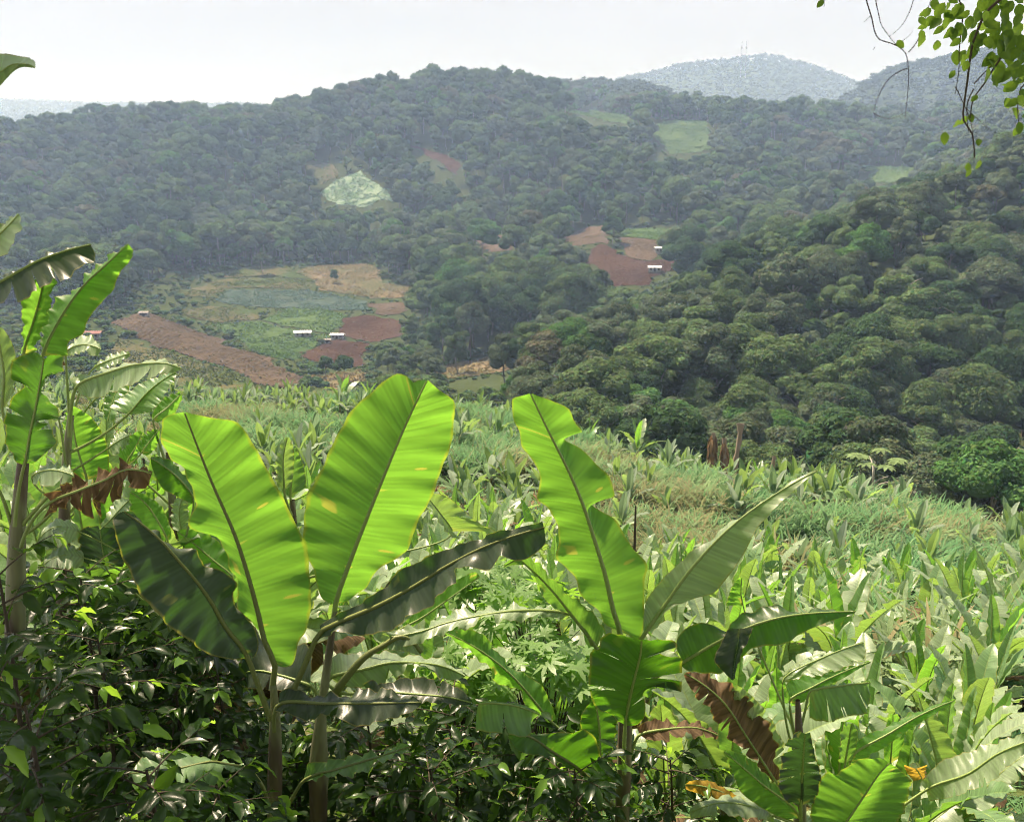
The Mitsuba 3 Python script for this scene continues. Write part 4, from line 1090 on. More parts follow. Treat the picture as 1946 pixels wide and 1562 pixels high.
leaf(E0, '600,960 640,900 655,870', '580,950 605,900 652,868', '625,960 660,910 658,872', PL, (8.1, 8.2), (0.05, -0.05), '558,1000 600,960', (0, 0), rw=(6, 2), ns=20)
leaf(E0, '860,1010 840,980 812,945 900,1000'.replace(' 900,1000', ''), '880,1030 850,1010 818,965 808,942', '960,1015 900,985 840,940 815,938', PL, (6.6, 6.4), (-0.05, 0.1), '575,1100 720,1060 860,1010', (0, 2), gap=0.04, rw=(6, 2), ns=24)
# --- the plant at the bottom right
E = plant('banana plant at the bottom right with a broad smooth light green leaf low down')
stem(E, '1522,1660 1520,1560 1520,1480 1518,1380 1516,1330', 5.0, [30, 28, 26, 20, 10])
leaf(E, '1592,1580 1640,1515 1674,1466 1690,1450', '1560,1580 1540,1548 1549,1499 1576,1466 1588,1472 1610,1456 1644,1440 1680,1442', '1690,1582 1720,1535 1731,1486 1710,1462 1694,1452', Y, (4.7, 4.8), (0.02, 0.10), '1530,1640 1560,1610 1592,1580', (0, 0), rw=(7, 3), ripple=0.008, lab='broad smooth light green leaf')
leaf(E, '1520,1554 1444,1486 1376,1427', '1494,1557 1444,1532 1402,1496 1392,1463 1374,1430', '1516,1534 1477,1496 1448,1463 1421,1439 1378,1424', Y, (4.8, 4.9), (-0.02, 0.06), '1524,1620 1520,1554', (0, 0), rw=(7, 2), ripple=0.010)
leaf(E, '1522,1530 1525,1460 1530,1394', '1500,1525 1478,1480 1486,1430 1502,1400 1520,1390', '1545,1525 1560,1480 1548,1430 1540,1392', DK, (4.75, 4.6), (-0.03, -0.03), '1521,1580 1522,1530', (3, 2), gap=0.08, rw=(8, 3))
leaf(E, '1500,1332 1545,1305 1582,1286 1654,1257', '1492,1318 1500,1293 1540,1284 1585,1275 1650,1255', '1506,1345 1530,1330 1560,1308 1600,1290 1640,1266 1655,1259', Y, (5.2, 5.4), (0.1, -0.02), '1516,1420 1505,1370 1500,1332', (0, 0), rw=(7, 2), ripple=0.012)
leaf(E, '1487,1296 1562,1250 1641,1221', '1480,1290 1560,1245 1640,1219', '1500,1296 1560,1284 1620,1262 1642,1252 1643,1224', PL, (5.4, 5.5), (0.04, -0.1), '1514,1440 1492,1360 1487,1296', (0, 5), gap=0.03, rw=(6, 2))
leaf(E, '1539,1314 1590,1304 1651,1297', '1539,1310 1590,1300 1651,1293', '1539,1366 1570,1372 1610,1360 1641,1356 1652,1310', FD, (5.1, 5.1), (0.03, -0.08), '1518,1400 1530,1350 1539,1314', (0, 4), gap=0.06, rw=(6, 3), droop=0.2)
leaf(E, '1474,1484 1424,1408 1369,1328 1301,1279', '1470,1486 1410,1425 1375,1395 1350,1345 1330,1330 1300,1284', '1482,1478 1470,1400 1440,1350 1400,1310 1340,1280 1304,1276', DRY, (5.4, 5.6), (-0.05, 0.1), '1520,1540 1500,1520 1474,1484', (6, 0), gap=0.15, rw=(7, 3), droop=0.35, ripple=0.03, lab='dead brown half of a leaf that hangs to the left')
leaf(E, '1478,1490 1450,1410 1420,1350 1390,1310', '1470,1488 1432,1410 1405,1350 1385,1310', '1500,1480 1490,1420 1462,1360 1400,1300', PL, (5.5, 5.6), (0.03, 0.05), '1520,1550 1500,1525 1478,1490', (0, 2), rw=(6, 2))
leaf(E, '1412,1150 1408,1125 1410,1098', '1380,1150 1390,1118 1405,1096', '1404,1152 1412,1130 1412,1098', Y, (6.2, 6.2), (0.02, 0.02), '1515,1400 1450,1250 1412,1150', (0, 0), rw=(6, 2), ns=16, nc=3)
E2 = plant('banana plant at the bottom edge with a narrow leaf slanting up to the right')
stem(E2, '1620,1660 1618,1560 1612,1470', 5.8, [26, 22, 12])
leaf(E2, '1615,1445 1694,1391 1750,1358 1815,1330', '1600,1440 1640,1400 1690,1378 1740,1352 1813,1328', '1622,1452 1680,1420 1720,1392 1770,1360 1816,1332', Y, (5.8, 6.0), (0.06, -0.02), '1614,1500 1615,1445', (0, 0), rw=(7, 2))
leaf(E2, '1606,1450 1612,1410 1618,1375', '1594,1448 1598,1400 1610,1372', '1620,1440 1630,1395 1620,1372', FD, (5.7, 5.7), (-0.03, -0.03), '1614,1500 1606,1450', (0, 0), rw=(6, 2), ns=16, nc=4)
leaf(E2, '1692,1450 1696,1400 1697,1358', '1680,1448 1682,1390 1692,1355', '1735,1430 1722,1390 1706,1356', Y, (6.4, 6.4), (0.03, 0.03), '1620,1540 1660,1500 1692,1450', (0, 0), rw=(6, 2), ns=16, nc=4)
leaf(E2, '1760,1500 1840,1470 1900,1430 1965,1405', '1750,1490 1800,1440 1850,1425 1920,1400 1960,1395', '1765,1520 1850,1500 1900,1470 1960,1420', PL, (5.6, 5.4), (0.15, -0.1), '1622,1610 1690,1550 1760,1500', (0, 4), gap=0.06, rw=(8, 3))
leaf(E2, '1400,1520 1360,1500 1302,1490', '1400,1512 1360,1488 1310,1484', '1404,1530 1360,1520 1304,1500', 'mat_leaf_gold', (5.6, 5.5), (0.05, -0.06), '1618,1590 1510,1560 1400,1520', (0, 2), rw=(6, 3), ns=20, nc=4, lab='golden dying leaf')
leaf(E2, '1740,1460 1750,1475 1752,1480', '1718,1452 1725,1470 1735,1482', '1762,1452 1758,1470 1756,1482', 'mat_leaf_gold', (6.0, 6.0), (0.02, 0.02), None, (0, 0), rw=(3, 2), ns=10, nc=3)
leaf(E2, '1470,1550 1420,1530 1370,1525 1310,1545', '1472,1542 1420,1518 1370,1512 1312,1535', '1470,1562 1420,1552 1370,1548 1312,1555', PL, (5.3, 5.2), (0.1, -0.1), '1618,1620 1550,1580 1470,1550', (0, 1), rw=(6, 3), ns=24)

# more whole plants that stand close behind, with fine leaves
for k in range(4):
    scene[f'banana_close_{k}'] = {'type': 'shapegroup', **banana_proto(140 + k, 40, 5, 7, 1.0, 1)}
CLOSE = [(60, 8.6, 1.1, 'banana plant behind the one at the left edge'), (185, 7.6, 1.15, 'banana plant behind the long white sheened leaf'), (425, 9.2, 1.0, 'banana plant just behind the left leaf of the V'),
         (700, 9.0, 0.85, 'banana plant low behind the right leaf of the V'), (770, 7.2, 0.8, 'banana plant just right of the V, half behind the dark leaf'), (905, 8.6, 0.85, 'banana plant between the V and the tall ragged leaf'),
         (1060, 8.0, 0.8, 'banana plant low behind the tall ragged leaf'), (1295, 7.2, 0.72, 'banana plant behind the pale slanting leaf'), (1395, 6.3, 0.72, 'banana plant between the ragged leaf and the bottom right plant'),
         (1660, 6.9, 0.66, 'banana plant just behind the broad smooth leaf at the bottom right'), (1770, 6.3, 0.66, 'banana plant at the bottom edge, second from the right corner'), (1880, 6.6, 0.68, 'banana plant in the bottom right corner'),
         (1840, 8.6, 0.72, 'banana plant above the bottom right corner'), (1480, 8.2, 0.7, 'banana plant behind the dead brown half leaf'), (1700, 9.0, 0.7, 'banana plant behind the narrow slanting leaf'), (300, 10.5, 1.0, 'banana plant behind the dead shredded leaf'),
         (120, 7.6, 0.85, 'banana plant at the foot of the one with the white sheened leaf'), (255, 7.4, 0.95, 'banana plant behind the dead shredded leaf, nearest of those there'), (380, 7.6, 1.0, 'banana plant left of the V, above the dark leaning leaf'),
         (10, 8.0, 1.15, 'banana plant half out of view at the left edge'), (310, 8.4, 1.15, 'banana plant above the left leaf of the V'), (480, 8.2, 0.85, 'banana plant seen between the dark leaning leaf and the V'), (240, 9.4, 1.2, 'banana plant whose top shows left of the V'),
         (90, 6.9, 0.95, 'banana plant close behind the stem at the left edge'), (200, 7.0, 1.0, 'banana plant behind the dead shredded leaf, close to the long white sheened leaf'), (330, 7.1, 0.9, 'banana plant right behind the left leaf of the V'), (270, 7.9, 1.15, 'banana plant between the white sheened leaf and the V'),
         (20, 10.5, 1.1, 'banana plant farthest back at the left edge')]
rng = np.random.default_rng(77)
for i, (px, dd, h, lab) in enumerate(CLOSE):
    w = W(px, 900, dd)
    key = numbered('banana_plant')
    instance(key, f'banana_close_{i % 4}', mat4([w[0], dd, float(H(w[0], dd))], h, rng.random() * 6.28, 1.0, rng.normal(size=2) * 0.05))
    tag(key, lab, 'banana plant')
# ------------------------------------------------------------------ coffee bushes in the shade
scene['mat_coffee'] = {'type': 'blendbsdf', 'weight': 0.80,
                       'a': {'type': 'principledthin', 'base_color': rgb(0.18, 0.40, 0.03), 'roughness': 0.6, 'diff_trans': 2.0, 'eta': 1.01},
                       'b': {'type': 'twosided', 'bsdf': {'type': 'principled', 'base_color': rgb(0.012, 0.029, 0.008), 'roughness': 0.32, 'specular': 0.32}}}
scene['mat_coffee_new'] = {'type': 'blendbsdf', 'weight': 0.5,
                           'a': {'type': 'principledthin', 'base_color': rgb(0.38, 0.66, 0.05), 'roughness': 0.6, 'diff_trans': 2.0, 'eta': 1.01},
                           'b': {'type': 'twosided', 'bsdf': {'type': 'principled', 'base_color': rgb(0.10, 0.20, 0.035), 'roughness': 0.26, 'specular': 0.5}}}
scene['mat_twig'] = {'type': 'twosided', 'bsdf': {'type': 'principled', 'base_color': rgb(0.075, 0.060, 0.045), 'roughness': 0.8, 'specular': 0.2}}


def simple_leaf(length, width, curl=0.15, fold=0.12, n=7, wavy=0.0, seed=0):
    """A pointed oval leaf along +x, folded a little at the midrib."""
    t = np.linspace(0, 1, n)
    w = width / 2 * np.sin(np.pi * t ** 0.85) ** 0.8
    w[0], w[-1] = 0.002, 0.001
    z = -curl * length * t ** 2
    k = wavy * np.sin(t * 17 + seed)
    V = np.stack([np.stack([t * length, -w, z + fold * w * 2 + k * w], 1), np.stack([t * length, -w * .5, z + fold * w * .7], 1), np.stack([t * length, 0 * w, z], 1), np.stack([t * length, w * .5, z + fold * w * .7], 1), np.stack([t * length, w, z + fold * w * 2 - k * w], 1)], 1).reshape(-1, 3)
    return V, grid_faces(n, 5)


for k in range(4):
    scene[f'coffee_leaf_{k}'] = {'type': 'shapegroup', 'blade': mikit.ply(simple_leaf(0.115, 0.050, 0.10 + 0.12 * k, 0.15, 7, 0.25, k), 'mat_coffee_new' if k == 3 else 'mat_coffee', smooth=True)}


def frame(x, up):
    x = x / np.linalg.norm(x)
    y = np.cross(up, x); y /= np.linalg.norm(y) + 1e-9
    z = np.cross(x, y)
    return np.stack([x, y, z], 1)


rng = np.random.default_rng(31)
BUSHES = [  # place, distance, half width, half height, label
    (20, 1300, 4.6, 0.50, 0.70, 'coffee bush at the left edge, below the browned banana plant'), (165, 1235, 5.6, 0.55, 0.55, 'coffee bush whose top shoot stands just right of the left edge banana stem'),
    (330, 1350, 5.5, 0.50, 0.50, 'coffee bush under the dark leaf that leans to the left'), (70, 1540, 3.6, 0.50, 0.50, 'coffee bush in the bottom left corner'),
    (290, 1600, 3.7, 0.48, 0.36, 'coffee bush at the bottom, below the torn grey green leaf'), (420, 1400, 5.5, 0.42, 0.50, 'coffee bush just left of the twin stems'),
    (700, 1480, 5.7, 0.50, 0.50, 'coffee bush just right of the twin stems'), (860, 1430, 6.0, 0.50, 0.50, 'coffee bush below the dark leaf tips, midway between the two big plants'),
    (1010, 1510, 5.7, 0.50, 0.50, 'coffee bush left of the single banana stem'), (1090, 1560, 5.0, 0.40, 0.35, 'low coffee bush at the bottom, left of the single stem'),
    (820, 1560, 5.0, 0.50, 0.35, 'coffee bush at the bottom edge between the two big plants'), (1270, 1540, 5.9, 0.45, 0.40, 'coffee bush right of the single banana stem'),
    (560, 1500, 5.9, 0.45, 0.50, 'coffee bush behind the twin stems'), (200, 1370, 5.2, 0.55, 0.55, 'coffee bush behind the others on the left'), (420, 1620, 4.3, 0.35, 0.40, 'coffee bush at the bottom edge, left foot of the twin stems')]
for px, py, dd, hw, hh_, lab in BUSHES:
    key = numbered('coffee_bush')
    tag(key, lab, 'coffee bush')
    c = W(px, py, dd)
    gz = min(float(H(c[0], c[1])), c[2] - hh_)
    sm = MB()
    sm.add(*_tube(resample([[c[0], c[1], gz - 0.1], [c[0] + .03, c[1], c[2] - hh_ * .3], [c[0], c[1], c[2] + hh_]], 10), np.linspace(0.02, 0.006, 10), 6))
    inner = MB()
    n = 0
    for t in range(26):
        z = c[2] - hh_ + 2 * hh_ * (t + 0.5) / 26
        az = t * 2.4 + rng.normal() * 0.3
        u = (z - c[2]) / hh_
        L = hw * (1.05 - 0.45 * max(0, u) ** 2) * (0.75 + 0.35 * rng.random())
        dirv = np.array([math.cos(az), math.sin(az), 0.25 + 0.3 * max(0, u)])
        s = np.linspace(0, 1, 6)
        path = np.array([c[0], c[1], z]) + dirv * (s * L)[:, None] + np.stack([0 * s, 0 * s, -0.22 * L * s ** 2], 1)
        sm.add(*_tube(path, np.linspace(0.006, 0.002, 6), 4))
        for s_ in np.linspace(0.30, 1.0, 6):
            p = path[0] + dirv * s_ * L + np.array([0, 0, -0.22 * L * s_ ** 2])
            for sg in (-1, 1):
                if rng.random() < 0.12: continue
                a2 = az + sg * (1.15 - 0.5 * s_) + rng.normal() * 0.25
                x = np.array([math.cos(a2), math.sin(a2), -0.25 + 0.35 * rng.normal()])
                m = np.eye(4)
                m[:3, :3] = frame(x, np.array([0, 0, 1]) + 0.35 * rng.normal(size=3)) * (0.7 + 0.65 * rng.random())
                m[:3, 3] = p
                k = 3 if (s_ > 0.9 and rng.random() < 0.5) or rng.random() < 0.04 else int(rng.integers(0, 3))
                n += 1
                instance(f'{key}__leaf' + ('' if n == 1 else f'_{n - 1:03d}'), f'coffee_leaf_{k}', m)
    scene[f'{key}__branches'] = sm.ply('mat_twig', True)
# the scrub behind them, too dense to count
m = MB()
for j in range(5200):
    px, py, dd = rng.uniform(-60, 1200), rng.uniform(1200, 1640), rng.uniform(5.4, 7.6)
    if px > 430 and py < 1330 + 120 * rng.random(): continue
    if px < 430: py = rng.uniform(1090, 1640)
    p = W(px, py, dd)
    if p[2] < H(p[0], p[1]) - 0.1 or (p[2] > H(p[0], p[1]) + 2.0): continue
    x = rng.normal(size=3); x[2] *= 0.5
    v, f = simple_leaf(0.12 + 0.05 * rng.random(), 0.055, 0.2, 0.15, 5)
    m.add(p + v @ frame(x, np.array([0, 0, 1]) + 0.5 * rng.normal(size=3)).T, f)
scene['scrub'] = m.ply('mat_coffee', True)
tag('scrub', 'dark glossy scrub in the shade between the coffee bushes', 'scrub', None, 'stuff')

# ------------------------------------------------------------------ shrubs with lobed leaves in the sun
scene['mat_lobed'] = {'type': 'blendbsdf', 'weight': 0.6,
                      'a': {'type': 'principledthin', 'base_color': rgb(0.30, 0.60, 0.05), 'roughness': 0.6, 'diff_trans': 2.0, 'eta': 1.01},
                      'b': {'type': 'twosided', 'bsdf': {'type': 'principled', 'base_color': rgb(0.15, 0.24, 0.09), 'roughness': 0.36, 'specular': 0.5}}}


def lobed_leaf(r=0.17, lobes=7):
    V, Fc = [[0, 0, 0]], []
    for k in range(lobes):
        a = (k - (lobes - 1) / 2) * 0.68
        L = r * (1.0 - 0.07 * abs(k - (lobes - 1) / 2))
        b = len(V)
        for (rr, da) in ((0.35, -0.34), (0.70, -0.15), (1.0, 0.0), (0.70, 0.15), (0.35, 0.34)):
            V.append([L * rr * math.cos(a + da), L * rr * math.sin(a + da), -0.12 * L * rr ** 2 + 0.03 * L * abs(da)])
        V.append([L * 0.6 * math.cos(a), L * 0.6 * math.sin(a), -0.10 * L * 0.36])
        q = b + 5
        for i, j in ((0, b), (b, b + 1), (b + 1, b + 2), (b + 2, b + 3), (b + 3, b + 4), (b + 4, 0)): Fc.append([i, j, q])
    return np.array(V), np.array(Fc)


scene['lobed_leaf_kind'] = {'type': 'shapegroup', 'blade': mikit.ply(lobed_leaf(), 'mat_lobed', smooth=True)}
for px, py, dd, rad, lab in [(1010, 1170, 7.6, 0.55, 'lobed leaved shrub in the sun, left of the tall ragged leaf'), (900, 1100, 8.4, 0.50, 'lobed leaved shrub in the sun beyond the dark leaf that leans right'),
                             (1040, 1290, 6.9, 0.55, 'lobed leaved shrub behind the light green arching leaf'), (880, 1290, 7.2, 0.45, 'lobed leaved shrub below the pale drooping leaf')]:
    key = numbered('lobed_shrub')
    tag(key, lab, 'shrub')
    c = W(px, py, dd)
    g0 = float(H(c[0], c[1]))
    st = MB()
    for k in range(110):
        d_ = rng.normal(size=3); d_ /= np.linalg.norm(d_); d_[2] = abs(d_[2]) * 0.9 - 0.25
        p = c + d_ * rad * rng.random() ** 0.4
        x = d_ * [1, 1, 0.2] + rng.normal(size=3) * 0.3
        m = np.eye(4)
        m[:3, :3] = frame(x, np.array([0, -0.15, 1]) + 0.35 * rng.normal(size=3)) * (0.6 + 0.6 * rng.random())
        m[:3, 3] = p
        instance(f'{key}__leaf' + ('' if k == 0 else f'_{k:03d}'), 'lobed_leaf_kind', m)
        if k % 5 == 0: st.add(*_tube(resample([[c[0], c[1], g0 - .1], [c[0] * .5 + p[0] * .5, c[1] * .5 + p[1] * .5, c[2] - rad * .5], p], 7), np.linspace(0.012, 0.003, 7), 4))
    scene[f'{key}__branches'] = st.ply('mat_twig', True)

# ------------------------------------------------------------------ the shade tree over the viewpoint: trunk out of view, unseen canopy shaped for its shade, twigs hanging into the picture
scene['mat_tree_leaf'] = {'type': 'blendbsdf', 'weight': 0.5,
                          'a': {'type': 'principledthin', 'base_color': rgb(0.20, 0.34, 0.03), 'roughness': 0.6, 'diff_trans': 2.0, 'eta': 1.01},
                          'b': {'type': 'twosided', 'bsdf': {'type': 'principled', 'base_color': rgb(0.05, 0.10, 0.025), 'roughness': 0.4, 'specular': 0.4}}}
scene['mat_bark'] = {'type': 'twosided', 'bsdf': {'type': 'principled', 'base_color': mikit.proc(lambda p, n, uv: mikit.mix((0.06, 0.045, 0.035), (0.16, 0.13, 0.10), mikit.fbm(p.x * 14, p.y * 14, p.z * 4, 3))), 'roughness': 0.9, 'specular': 0.15}}
ST = 'shade_tree'
tag(ST, 'shade tree over the viewpoint whose twigs and leaves hang into the top right corner', 'tree')
base = np.array([5.2, 0.6, float(H(5.2, 0.82)) - 0.3])
v, f = _tube(resample([base, base + [0.1, 0.3, 3], base + [-0.2, 0.8, 6.5], base + [-0.8, 1.5, 9.5]], 14), np.linspace(0.34, 0.14, 14), 12)
scene[f'{ST}__trunk'] = mikit.ply((v, f), 'mat_bark', smooth=True)
S = np.array(SUN) / np.linalg.norm(SUN)
SHADED = [([(-60, 1190), (250, 1190), (480, 1300), (480, 1640), (-60, 1640)], 3.2, 5.6, 2600), ([(215, 990), (300, 1000), (420, 1080), (480, 1220), (430, 1250), (320, 1190), (240, 1090)], 4.85, 5.0, 330),
          ([(600, 1200), (700, 1130), (800, 1066), (940, 1015), (1030, 1000), (1030, 1040), (860, 1100), (780, 1175)], 4.8, 4.95, 300), ([(480, 1340), (620, 1300), (820, 1330), (820, 1640), (480, 1640)], 4.6, 6.2, 1300),
          ([(820, 1340), (1130, 1400), (1180, 1640), (800, 1640)], 5.0, 6.4, 1100), ([(1125, 1260), (1200, 1270), (1190, 1370), (1140, 1340)], 5.0, 5.2, 60), ([(1290, 1240), (1400, 1200), (1420, 1290), (1330, 1285)], 5.1, 5.2, 60),
          ([(15, 760), (100, 800), (90, 860), (40, 880)], 4.5, 4.7, 0)]
LIT = [[(305, 785), (450, 800), (590, 1075), (590, 1200), (520, 1230), (430, 1050), (360, 990)], [(580, 950), (660, 790), (760, 708), (870, 760), (830, 950), (720, 1075), (620, 1140), (585, 1050)],
       [(970, 745), (1110, 790), (1170, 950), (1235, 1080), (1220, 1210), (1160, 1190), (1050, 1060)], [(75, 660), (110, 560), (250, 460), (220, 550), (130, 680)], [(840, 1195), (920, 1205), (1060, 1330), (1050, 1370)],
       [(1530, 1550), (1570, 1460), (1650, 1435), (1735, 1490), (1700, 1562)], [(1370, 1420), (1440, 1450), (1520, 1550), (1400, 1500)], [(1225, 1200), (1400, 980), (1560, 890), (1400, 1080)], [(870, 1040), (1060, 1040), (1120, 1200), (1110, 1330), (960, 1320), (880, 1200)], [(-20, 560), (340, 640), (430, 1000), (200, 1080), (-20, 1080)]]
leaves = []  # canopy leaves set along sun rays so their shade falls on chosen places
for poly, d0, d1, cnt in SHADED:
    a = np.array(poly, float)
    k = 0
    while k < cnt:
        px, py = rng.uniform(a[:, 0].min(), a[:, 0].max()), rng.uniform(a[:, 1].min(), a[:, 1].max())
        if not inside(a, px, py): continue
        p = W(px, py, rng.uniform(d0, d1))
        if meshkit.noise(np.array([px / 60, py / 60, d0])) < (0.38 if py > 1280 else 0.48): k += 1; continue
        leaves.append(p + S * (8.2 - p[2]) / S[2] * rng.uniform(0.94, 1.10)); k += 1
leaves = np.array(leaves)
crown_pts = np.stack([rng.uniform(-9, 9, 9000), rng.uniform(-9, 8.2, 9000), rng.uniform(7.2, 10.2, 9000)], 1)  # wide unseen cover added overhead to dim the sky light below
leaves = np.vstack([leaves, crown_pts])
ok = np.ones(len(leaves), bool)
for dpl in np.arange(4.2, 8.6, 0.2):  # leaves removed where their shadow would reach plants kept sunlit
    t = (leaves[:, 1] - dpl) / S[1]
    hit = leaves - S * t[:, None]
    hx, hy = project(hit)
    for poly in LIT: ok &= ~(inside(poly, hx, hy) & (t > 0))
ok &= (leaves[:, 2] - EYE) > 0.26 * np.maximum(leaves[:, 1], 0) + 0.6
leaves = leaves[ok]
m = MB()
for p in leaves:
    v, f = simple_leaf(0.34, 0.20, 0.15, 0.1, 4)
    x = rng.normal(size=3); x[2] *= 0.35
    m.add(p + v @ frame(x, np.array([0, 0, 1]) + 0.4 * rng.normal(size=3)).T, f)
scene[f'{ST}__canopy'] = m.ply('mat_tree_leaf', True)
labels[f'{ST}__canopy'] = {'label': 'unseen canopy leaves placed for the shade they cast', 'kind': 'stuff'}
lm = MB()
top = base + np.array([-0.8, 1.5, 9.5])
for k in range(26):
    e = leaves[int(rng.integers(0, len(leaves)))]
    lm.add(*_tube(resample([base + [-0.2, 0.8, 6.0 + 2 * rng.random()], (top + e) / 2 + [0, 0, 0.5], e], 9), np.linspace(0.07, 0.012, 9), 5))
scene[f'{ST}__limbs'] = lm.ply('mat_bark', True)
# the hanging sprays in view
for k in range(3):
    scene[f'tree_leaf_{k}'] = {'type': 'shapegroup', 'blade': mikit.ply(simple_leaf(0.13, 0.085, 0.1 + 0.2 * k, 0.12, 7, 0.15, k), 'mat_tree_leaf', smooth=True)}
TW = [('1960,-40 1900,0 1870,30 1850,80 1838,150 1830,220 1848,260 1852,300', 4.2, 6), ('1980,60 1920,90 1890,130 1870,160 1850,190 1843,225', 4.3, 5), ('1850,170 1838,205 1842,255', 4.3, 2.5), ('1800,-30 1830,30 1824,80 1822,130 1815,180', 4.4, 3),
      ('1640,-20 1655,30 1670,75 1700,85 1722,105 1726,160 1720,225', 4.6, 2.5), ('1665,-20 1672,40 1690,70 1720,100', 4.6, 2), ('1726,130 1690,150 1662,210', 4.6, 2), ('1660,215 1690,226 1718,215', 4.6, 1.5), ('1740,-20 1720,40 1690,70', 4.6, 1.8), ('1726,100 1745,75 1760,30 1775,-20', 4.6, 2),
      ('1815,165 1835,205 1850,260', 4.3, 2), ('1850,160 1880,130 1905,105', 4.3, 2.5), ('1655,30 1640,45', 4.6, 1.2), ('1662,90 1658,96', 4.6, 1.2), ('1568,-10 1566,15', 4.6, 1.2), ('1990,150 1940,170 1935,200 1940,250', 4.2, 3), ('1835,205 1860,230 1885,250', 4.3, 1.5), ('1700,85 1720,75 1735,60', 4.6, 1.2)]
for s, dd, wpx in TW:
    p3 = resample(deep(P(s), dd, dd), 26)
    p3 = p3 + 0.012 * (meshkit.noise(p3 * 14)[:, None] - 0.5) * np.array([1, 1, 0.3])
    v, f = _tube(p3, np.linspace(wpx, wpx * 0.4, 26) / 2 / F * dd, 5)
    scene[part(ST, 'twig')] = mikit.ply((v, f), 'mat_twig', smooth=True)
LEAFSPOTS = [(1850, 35, 24), (1880, 12, 26), (1800, 40, 20), (1775, 18, 16), (1760, 40, 10), (1830, 60, 22), (1858, 70, 24), (1900, 60, 26), (1925, 30, 28), (1935, 80, 26), (1895, 95, 22), (1870, 105, 22), (1885, 130, 22), (1925, 115, 24), (1940, 150, 22), (1910, 150, 22), (1915, 130, 18), (1812, 52, 16), (1758, 62, 12),
             (1700, 72, 9), (1823, 240, 14), (1843, 225, 10), (1855, 258, 8), (1855, 300, 11), (1850, 318, 8), (1845, 120, 9), (1822, 130, 8), (1930, 100, 20), (1945, 60, 20), (1790, 60, 12), (1568, 5, 7), (1920, 10, 26), (1840, 5, 20), (1820, 20, 18), (1942, 200, 14), (1938, 230, 12), (1858, 180, 6), (1815, 12, 14), (1790, 8, 14), (1870, 30, 24), (1890, 50, 24), (1915, 85, 24), (1930, 130, 24), (1900, 20, 24), (1945, 40, 24), (1880, 75, 22), (1860, 15, 22), (1835, 35, 18), (1945, 110, 24), (1905, 110, 22), (1925, 165, 18), (1885, 112, 18), (1850, 88, 18), (1780, 28, 14), (1765, 8, 14), (1820, 75, 14), (1838, 95, 12), (1930, 185, 14)]
n = 0
for px, py, sz in LEAFSPOTS:
    for j in range(3 if sz > 15 else 2 if sz > 9 else 1):
        q = W(px + rng.normal() * sz * 0.8, py + rng.normal() * sz * 0.7, 4.3 + 0.12 * rng.normal())
        x = np.array([rng.normal() * 0.7, 0.35 * rng.normal(), -0.7 - 0.5 * rng.random()])
        m4 = np.eye(4)
        m4[:3, :3] = frame(x, np.array([0.5 * rng.normal(), -1, 0.5 * rng.normal()])) * min(0.68, 0.22 + sz / 60 * (0.5 + 0.5 * rng.random()))
        m4[:3, 3] = q
        n += 1
        instance(f'{ST}__leaf' + ('' if n == 1 else f'_{n - 1:03d}'), f'tree_leaf_{int(rng.integers(0, 3))}', m4)

# ------------------------------------------------------------------ buildings of the valley farms
scene['mat_white'] = {'type': 'principled', 'base_color': rgb(0.60, 0.60, 0.60), 'roughness': 0.45, 'specular': 0.4}
scene['mat_wall'] = {'type': 'diffuse', 'reflectance': rgb(0.30, 0.28, 0.25)}
scene['mat_pinkroof'] = {'type': 'diffuse', 'reflectance': rgb(0.26, 0.15, 0.135)}
scene['mat_opening'] = {'type': 'diffuse', 'reflectance': rgb(0.05, 0.045, 0.04)}
scene['mat_mast'] = {'type': 'principled', 'base_color': rgb(0.45, 0.40, 0.40), 'roughness': 0.5}


def box(lo, hi):
    b = trimesh.creation.box(bounds=[lo, hi])
    return np.array(b.vertices), np.array(b.faces)


def house(px, py, L, D_, hgt, rise, rz, roofmat, label, group=None):
    key = numbered('farm_house')
    tag(key, label, 'house', group)
    c = cast(px, py, 130)
    z0 = c[2] + 0.1
    M = T().translate([float(c[0]), float(c[1]), float(z0)]).rotate([0, 0, 1], rz)
    scene[f'{key}__wall'] = mikit.ply(box([-L / 2, -D_ / 2, -2.5], [L / 2, D_ / 2, hgt]), 'mat_wall', to_world=M)
    o = 0.5
    V = np.array([[-L / 2 - o, -D_ / 2 - o, hgt - .1], [L / 2 + o, -D_ / 2 - o, hgt - .1], [L / 2 + o, 0, hgt + rise], [-L / 2 - o, 0, hgt + rise], [-L / 2 - o, D_ / 2 + o, hgt - .1], [L / 2 + o, D_ / 2 + o, hgt - .1]])
    V = np.vstack([V, V - [0, 0, 0.12]])
    Fq = np.array([[0, 1, 2, 3], [3, 2, 5, 4], [7, 6, 9, 8], [8, 9, 10, 11], [0, 6, 7, 1], [4, 5, 11, 10], [0, 3, 9, 6], [3, 4, 10, 9], [1, 7, 8, 2], [2, 8, 11, 5]])
    scene[f'{key}__roof'] = mikit.ply((V, Fq), roofmat, to_world=M)
    e = 0.03
    scene[f'{key}__door'] = mikit.ply(box([-0.5, -D_ / 2 - e, 0], [0.5, -D_ / 2 + .1, 2.0]), 'mat_opening', to_world=M)
    for k, x in enumerate((-L * 0.32, L * 0.32)):
        scene[f'{key}__window' + ('' if k == 0 else '_001')] = mikit.ply(box([x - .5, -D_ / 2 - e, 0.9], [x + .5, -D_ / 2 + .1, 1.7]), 'mat_opening', to_world=M)
    return key


